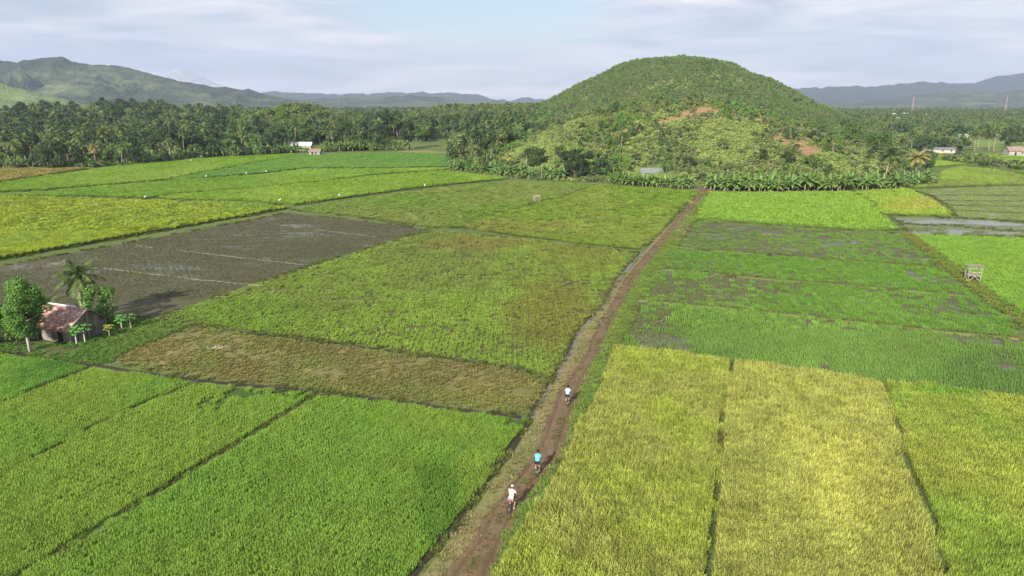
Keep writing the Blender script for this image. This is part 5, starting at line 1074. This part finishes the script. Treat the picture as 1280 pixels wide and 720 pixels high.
def pole(px, py, h, label):
    x, y = at(px, py); o = link('wooden_pole', None or (lambda m: (m.tube([(0, 0, -.3), (0, 0, h)], .06, 6), m.mesh('wooden_pole', M['wood']))[1])(MB())); o.location = (x, y, 0); tag(o, label, 'pole')
pole(677, 225.5, 6.0, 'pale upright pole beside the banana row left of the mango tree'); pole(658, 221, 8, 'taller thin pole behind the left banana row')

# egrets
wf = simple('white_feathers', (.82, .82, .80), .8, .05, 5); bk = simple('egret_beak', (.6, .42, .08), .5, .1, 5); lg_ = simple('egret_legs', (.05, .05, .045), .6, .1, 5)
def egret(px, py, rot, label):
    x, y = at(px, py); o = empty('egret', (x, y, .62), rot); o.scale = (1.15, 1.15, 1.15); tag(o, label, 'egret')
    m = MB(); m.tube([(-.30, 0, .32), (-.22, 0, .36), (-.08, 0, .42), (.08, 0, .46), (.16, 0, .52), (.17, 0, .62), (.13, 0, .70), (.14, 0, .78), (.19, 0, .82), (.24, 0, .82)], [.015, .06, .11, .10, .06, .035, .03, .03, .04, .02], 8); m.build('body', wf, o, True)
    m = MB(); m.tube([(.23, 0, .82), (.36, 0, .79)], [.015, .003], 5); m.build('beak', bk, o)
    for s in (-1, 1): m = MB(); m.tube([(-.02, s * .035, .36), (-.03, s * .035, .18), (0, s * .035, -.25)], .01, 5); m.build('leg', lg_, o)
    for s in (-1, 1): m = MB(); m.sphere((-.08, s * .085, .42), (.19, .03, .075), 8, 6, rot=Matrix.Rotation(R(-15), 3, 'Y')); m.build('wing', wf, o, True)
for px, py, r, lab in [(258, 224, .4, 'white egret on the left of the two in the strip by the emerald field'), (308, 220, 2.4, 'white egret on the right of the two in the strip by the emerald field'), (182, 251, 1.2, 'white egret at the meeting of two bunds on the left'), (333, 218, 3, 'white egret at the lower edge of the emerald field'), (350, 255, .1, 'white egret near the corner of the mud field'),
                       (424, 249, 1.7, 'white egret on the bund above the pale green field'), (531, 236, 2.2, 'white egret farthest along the bund towards the hill'), (239, 203.5, 1, 'white egret close to the small red roofed hut')]: egret(px, py, r, lab)

# ------------------------------------------------------------------ cyclists
def skin_mesh(name, J, E_, mats, root=0, sub=1):
    me = bpy.data.meshes.new(name + '_s'); me.from_pydata([j[:3] for j in J], E_, []); ob = bpy.data.objects.new(name + '_s', me); COL.objects.link(ob)
    ob.modifiers.new('s', 'SKIN'); 
    for i, j in enumerate(J): sv = me.skin_vertices[0].data[i]; sv.radius = (j[3], j[4] if len(j) > 4 else j[3]); sv.use_root = (i == root)
    s = ob.modifiers.new('u', 'SUBSURF'); s.levels = sub; s.render_levels = sub
    dg = bpy.context.evaluated_depsgraph_get(); m2 = bpy.data.meshes.new_from_object(ob.evaluated_get(dg)); bpy.data.objects.remove(ob); m2.name = name
    m2.materials.clear(); m2.materials.append(mats); m2.polygons.foreach_set('use_smooth', [True] * len(m2.polygons)); return m2
SKIN = simple('brown_skin', (.28, .15, .09), .6, .08, 5); HAIR = simple('black_hair', (.012, .010, .010), .6, .2, 9); RUB = simple('black_rubber', (.02, .02, .02), .7, .1, 9); STEEL = simple('worn_steel', (.35, .35, .36), .4, .1, 9, .7)
def bicycle(loc, rot, frame_col, label):
    o = empty('bicycle', (loc[0], loc[1], loc[2]), rot); tag(o, label, 'bicycle'); fm = simple('bicycle_paint', frame_col, .4, .05, 5); r = .33
    def wheel(y):
        q = MB(); pts = [(0, y + r * math.cos(a * math.pi / 14), r + r * math.sin(a * math.pi / 14)) for a in range(29)]; q.tube(pts, .026, 6, cap=False); w = q.build('wheel', RUB, o, True)
        h = MB(); h.tube([(-.05, y, r), (.05, y, r)], .025, 6); h.build('hub', STEEL, w)
        h = MB(); h.tube([(0, y + (r - .035) * math.cos(a * math.pi / 14), r + (r - .035) * math.sin(a * math.pi / 14)) for a in range(29)], .012, 5, cap=False); h.build('rim', STEEL, w)
        for k in range(14): 
            a = k * math.pi / 7; 
            if k == 0: sp = MB()
            sp.tube([(0, y, r), (0, y + (r - .03) * math.cos(a), r + (r - .03) * math.sin(a))], .0035, 3)
        sp.build('spokes', STEEL, w)
    wheel(-.50); wheel(.58)
    f = MB(); bb = (0, 0, .29); st = (0, -.18, .78); hd = (0, .38, .82); hb = (0, .42, .66)
    for a, b, w in [(bb, st, .018), (st, hd, .018), (bb, hb, .022), (hd, hb, .022)]: f.tube([a, b], w, 7)
    for s in (-1, 1): f.tube([(s * .03, -.02, .29), (s * .07, -.50, .33)], .012, 6); f.tube([(s * .02, -.17, .74), (s * .07, -.50, .33)], .010, 6)
    f.build('frame', fm, o, True)
    k = MB(); k.tube([hb, (0, .44, .60)], .02, 6)
    for s in (-1, 1): k.tube([(0, .44, .62), (s * .07, .47, .58), (s * .07, .58, .33)], .013, 6)
    k.build('fork', fm, o, True)
    k = MB(); k.tube([(0, .37, .82), (0, .36, .95)], .015, 6); k.tube([(-.30, .30, 1.0), (-.2, .36, 1.0), (0, .38, .96), (.2, .36, 1.0), (.30, .30, 1.0)], .013, 6); hbr = k.build('handlebar', STEEL, o, True)
    for s in (-1, 1): g = MB(); g.tube([(s * .31, .295, 1.0), (s * .22, .35, 1.0)], .019, 6); g.build('grip', RUB, hbr)
    k = MB(); k.tube([(0, -.18, .76), (0, -.20, .86)], .014, 6); k.build('seat_post', STEEL, o)
    k = MB(); k.add([(-.09, -.32, .89), (.09, -.32, .89), (.03, -.02, .89), (-.03, -.02, .89), (-.08, -.31, .93), (.08, -.31, .93), (.022, -.02, .92), (-.022, -.02, .92)], [(0, 3, 2, 1), (4, 5, 6, 7), (0, 1, 5, 4), (1, 2, 6, 5), (2, 3, 7, 6), (3, 0, 4, 7)]); k.build('saddle', RUB, o)
    for s, zz, yy in ((1, .14, .08), (-1, .44, -.08)): k = MB(); k.tube([(0, 0, .29), (s * .08, 0, .29), (s * .09, yy, zz)], .011, 6); k.box((s * .13, yy, zz), (.09, .08, .02)); k.build('crank', STEEL, o)
    return o
def rider(loc, rot, label, shirt, shorts, hat=None, lean=0.0, barelegs=True, sandal=(.6, .5, .4)):
    o = empty('person', loc, rot); tag(o, label, 'person'); lx = lean
    P = {'pel': (0, -.20, .98), 'wst': (lx * .3, -.12, 1.14), 'chs': (lx * .8, .02, 1.36), 'nk': (lx, .10, 1.49), 'nk2': (lx, .14, 1.56), 'hd': (lx, .17, 1.66), 'hd2': (lx, .17, 1.75)}
    J = []; E_ = []; ix = {}
    def j(n, p, a, b=None): ix[n] = len(J); J.append((*p, a, b or a)); return ix[n]
    def e(a, b): E_.append((ix[a], ix[b]))
    j('pel', P['pel'], .14, .12); j('wst', P['wst'], .13, .10); j('chs', P['chs'], .125, .115); j('nk', P['nk'], .06); j('nk2', P['nk2'], .055); j('hd', P['hd'], .088, .10); j('hd2', P['hd2'], .07, .085)
    for a, b in (('pel', 'wst'), ('wst', 'chs'), ('chs', 'nk'), ('nk', 'nk2'), ('nk2', 'hd'), ('hd', 'hd2')): e(a, b)
    arm = {}; leg = {}
    for s, nm, foot, knee in ((1, 'r', (.13, .06, .17), (.14, .17, .62)), (-1, 'l', (-.13, -.05, .47), (-.15, .24, .80))):
        j('sh' + nm, (lx + s * .19, .05, 1.43), .055); j('el' + nm, (lx * .6 + s * .31, .14, 1.20), .042); j('wr' + nm, (s * .285, .27, 1.05), .028); j('pm' + nm, (s * .275, .30, 1.035), .036, .022)
        e('chs', 'sh' + nm); e('sh' + nm, 'el' + nm); e('el' + nm, 'wr' + nm); e('wr' + nm, 'pm' + nm)
        for k in range(4):                                          # fingers curl over the grip
            bx = s * (.245 + k * .02); by = .335 - k * .010; L_ = (.9, 1.0, .95, .75)[k]
            j('f%d' % k + nm, (bx, by, 1.035), .0085); j('g%d' % k + nm, (bx, by + .028 * L_, 1.012), .008); j('h%d' % k + nm, (bx, by + .012, .985), .007); e('pm' + nm, 'f%d' % k + nm); e('f%d' % k + nm, 'g%d' % k + nm); e('g%d' % k + nm, 'h%d' % k + nm)
        j('t1' + nm, (s * .245, .30, 1.02), .010); j('t2' + nm, (s * .235, .315, .985), .0085); e('wr' + nm, 't1' + nm); e('t1' + nm, 't2' + nm)
        j('hp' + nm, (s * .10, -.16, .95), .10); j('kn' + nm, knee, .062); ank = (foot[0], foot[1] - .07, foot[2] + .09); calf = tuple((knee[i] * .65 + ank[i] * .35) + (0, -.02, 0)[i] for i in range(3)); j('cf' + nm, calf, .056); j('an' + nm, ank, .034); j('hl' + nm, (foot[0], foot[1] - .09, foot[2] + .03), .034); j('to' + nm, (foot[0], foot[1] + .11, foot[2] + .02), .034, .022)
        e('pel', 'hp' + nm); e('hp' + nm, 'kn' + nm); e('kn' + nm, 'cf' + nm); e('cf' + nm, 'an' + nm); e('an' + nm, 'hl' + nm); e('an' + nm, 'to' + nm); arm[nm] = s; leg[nm] = (knee, foot)
    link('body', skin_mesh('body', J, E_, SKIN, 0, 1), o)
    g = lambda n, k=1.0, add=.018: (*J[ix[n]][:3], J[ix[n]][3] * k + add, J[ix[n]][4] * k + add)
    mid = lambda a, b, t, r: (*[J[ix[a]][i] * (1 - t) + J[ix[b]][i] * t for i in range(3)], r, r)
    SJ = [(P['pel'][0], P['pel'][1] + .01, P['pel'][2] - .09, .165, .15), g('wst', 1, .05), g('chs', 1, .055), (*J[ix['nk']][:3], .085, .085), g('shr', 1, .03), mid('shr', 'elr', .6, .07), g('shl', 1, .03), mid('shl', 'ell', .6, .07)]
    link('shirt', skin_mesh('shirt', SJ, [(0, 1), (0, 2), (2, 3), (2, 4), (4, 5), (2, 6), (6, 7)], shirt, 0, 1), o)
    SH = [(*P['pel'][:2], P['pel'][2] - .03, .158, .14), g('hpr', 1, .02), mid('hpr', 'knr', .75, .092), g('hpl', 1, .02), mid('hpl', 'knl', .75, .092)]
    link('shorts', skin_mesh('shorts', SH, [(0, 1), (1, 2), (0, 3), (3, 4)], shorts, 0, 1), o)
    hm_ = MB(); c = Vector((lx, .155, 1.735)); hm_.sphere(c, (.098, .108, .10), 12, 8); 
    if hat is None: hm_.sphere(c + Vector((0, -.035, -.05)), (.092, .075, .10), 10, 7); hb_ = hm_.build('hair', HAIR, o, True)
    else:
        hb_ = hm_.build('cap', hat, o, True); br = MB(); br.sphere(c + Vector((0, .11, -.02)), (.085, .09, .012), 10, 5); br.build('brim', hat, hb_, True)
        hr_ = MB(); hr_.sphere(c + Vector((0, -.03, -.06)), (.088, .07, .07), 8, 6); hr_.build('hair', HAIR, o, True)
    fa = MB(); fc = Vector((lx, .26, 1.67))
    fa.tube([fc + Vector((0, -.01, .035)), fc + Vector((0, .022, -.005)), fc + Vector((0, 0, -.012))], [.008, .014, .010], 6); fa.build('nose', SKIN, o, True)
    for s in (-1, 1):
        q = MB(); q.sphere(fc + Vector((s * .034, -.012, .03)), .011, 7, 5); q.build('eye', HAIR, o, True); q = MB(); q.sphere((lx + s * .097, .17, 1.67), (.012, .022, .032), 7, 5); q.build('ear', SKIN, o, True)
    q = MB(); q.sphere(fc + Vector((0, -.006, -.045)), (.026, .008, .008), 7, 5); q.build('mouth', simple('lips', (.25, .09, .07), .6, .05, 5), o, True)
    for s, (kn_, ft) in ((1, leg['r']), (-1, leg['l'])): q = MB(); q.box((ft[0], ft[1] + .02, ft[2] - .012), (.09, .25, .025)); q.build('sandal', simple('sandal', sandal, .7, .1, 5), o)
    return o
WH = simple('white_cloth', (.78, .70, .70), .85, .06, 8); TE = simple('teal_cloth', (.09, .50, .55), .85, .1, 8); BL = simple('pale_blue_cloth', (.30, .55, .72), .85, .06, 8); DK = simple('dark_shorts', (.02, .02, .028), .85, .2, 8); PKS = simple('grey_pink_shorts', (.35, .25, .25), .85, .1, 8); CAP = simple('grey_cap', (.42, .38, .40), .8, .1, 8)
HEAD = R(-19)
for (wpx, wpy, shirt, shorts, hat, lean, lab, blab, fc_, hd_) in [
    (636.5, 642, WH, PKS, CAP, -.05, 'cyclist in a whitish shirt and grey cap, the nearest of the three riders', 'dark bicycle ridden by the person in the whitish shirt', (.03, .03, .035), R(-24)),
    (671, 595, TE, DK, None, 0, 'cyclist in a teal sleeveless shirt and dark shorts, between the other two riders', 'bicycle ridden by the person in the teal shirt', (.10, .05, .05), R(-8)),
    (708.8, 508, BL, DK, None, .02, 'cyclist in a pale blue shirt, the farthest of the three riders', 'bicycle ridden by the person in the pale blue shirt', (.18, .05, .04), R(-9))]:
    gx_, gy_ = un(wpx, wpy, .06); off = Vector((0, .5, 0)); off.rotate(Matrix.Rotation(hd_, 3, 'Z')); loc = (gx_ + off.x, gy_ + off.y, .055)
    bicycle(loc, hd_, fc_, blab); rider(loc, hd_, lab, shirt, shorts, hat, lean)
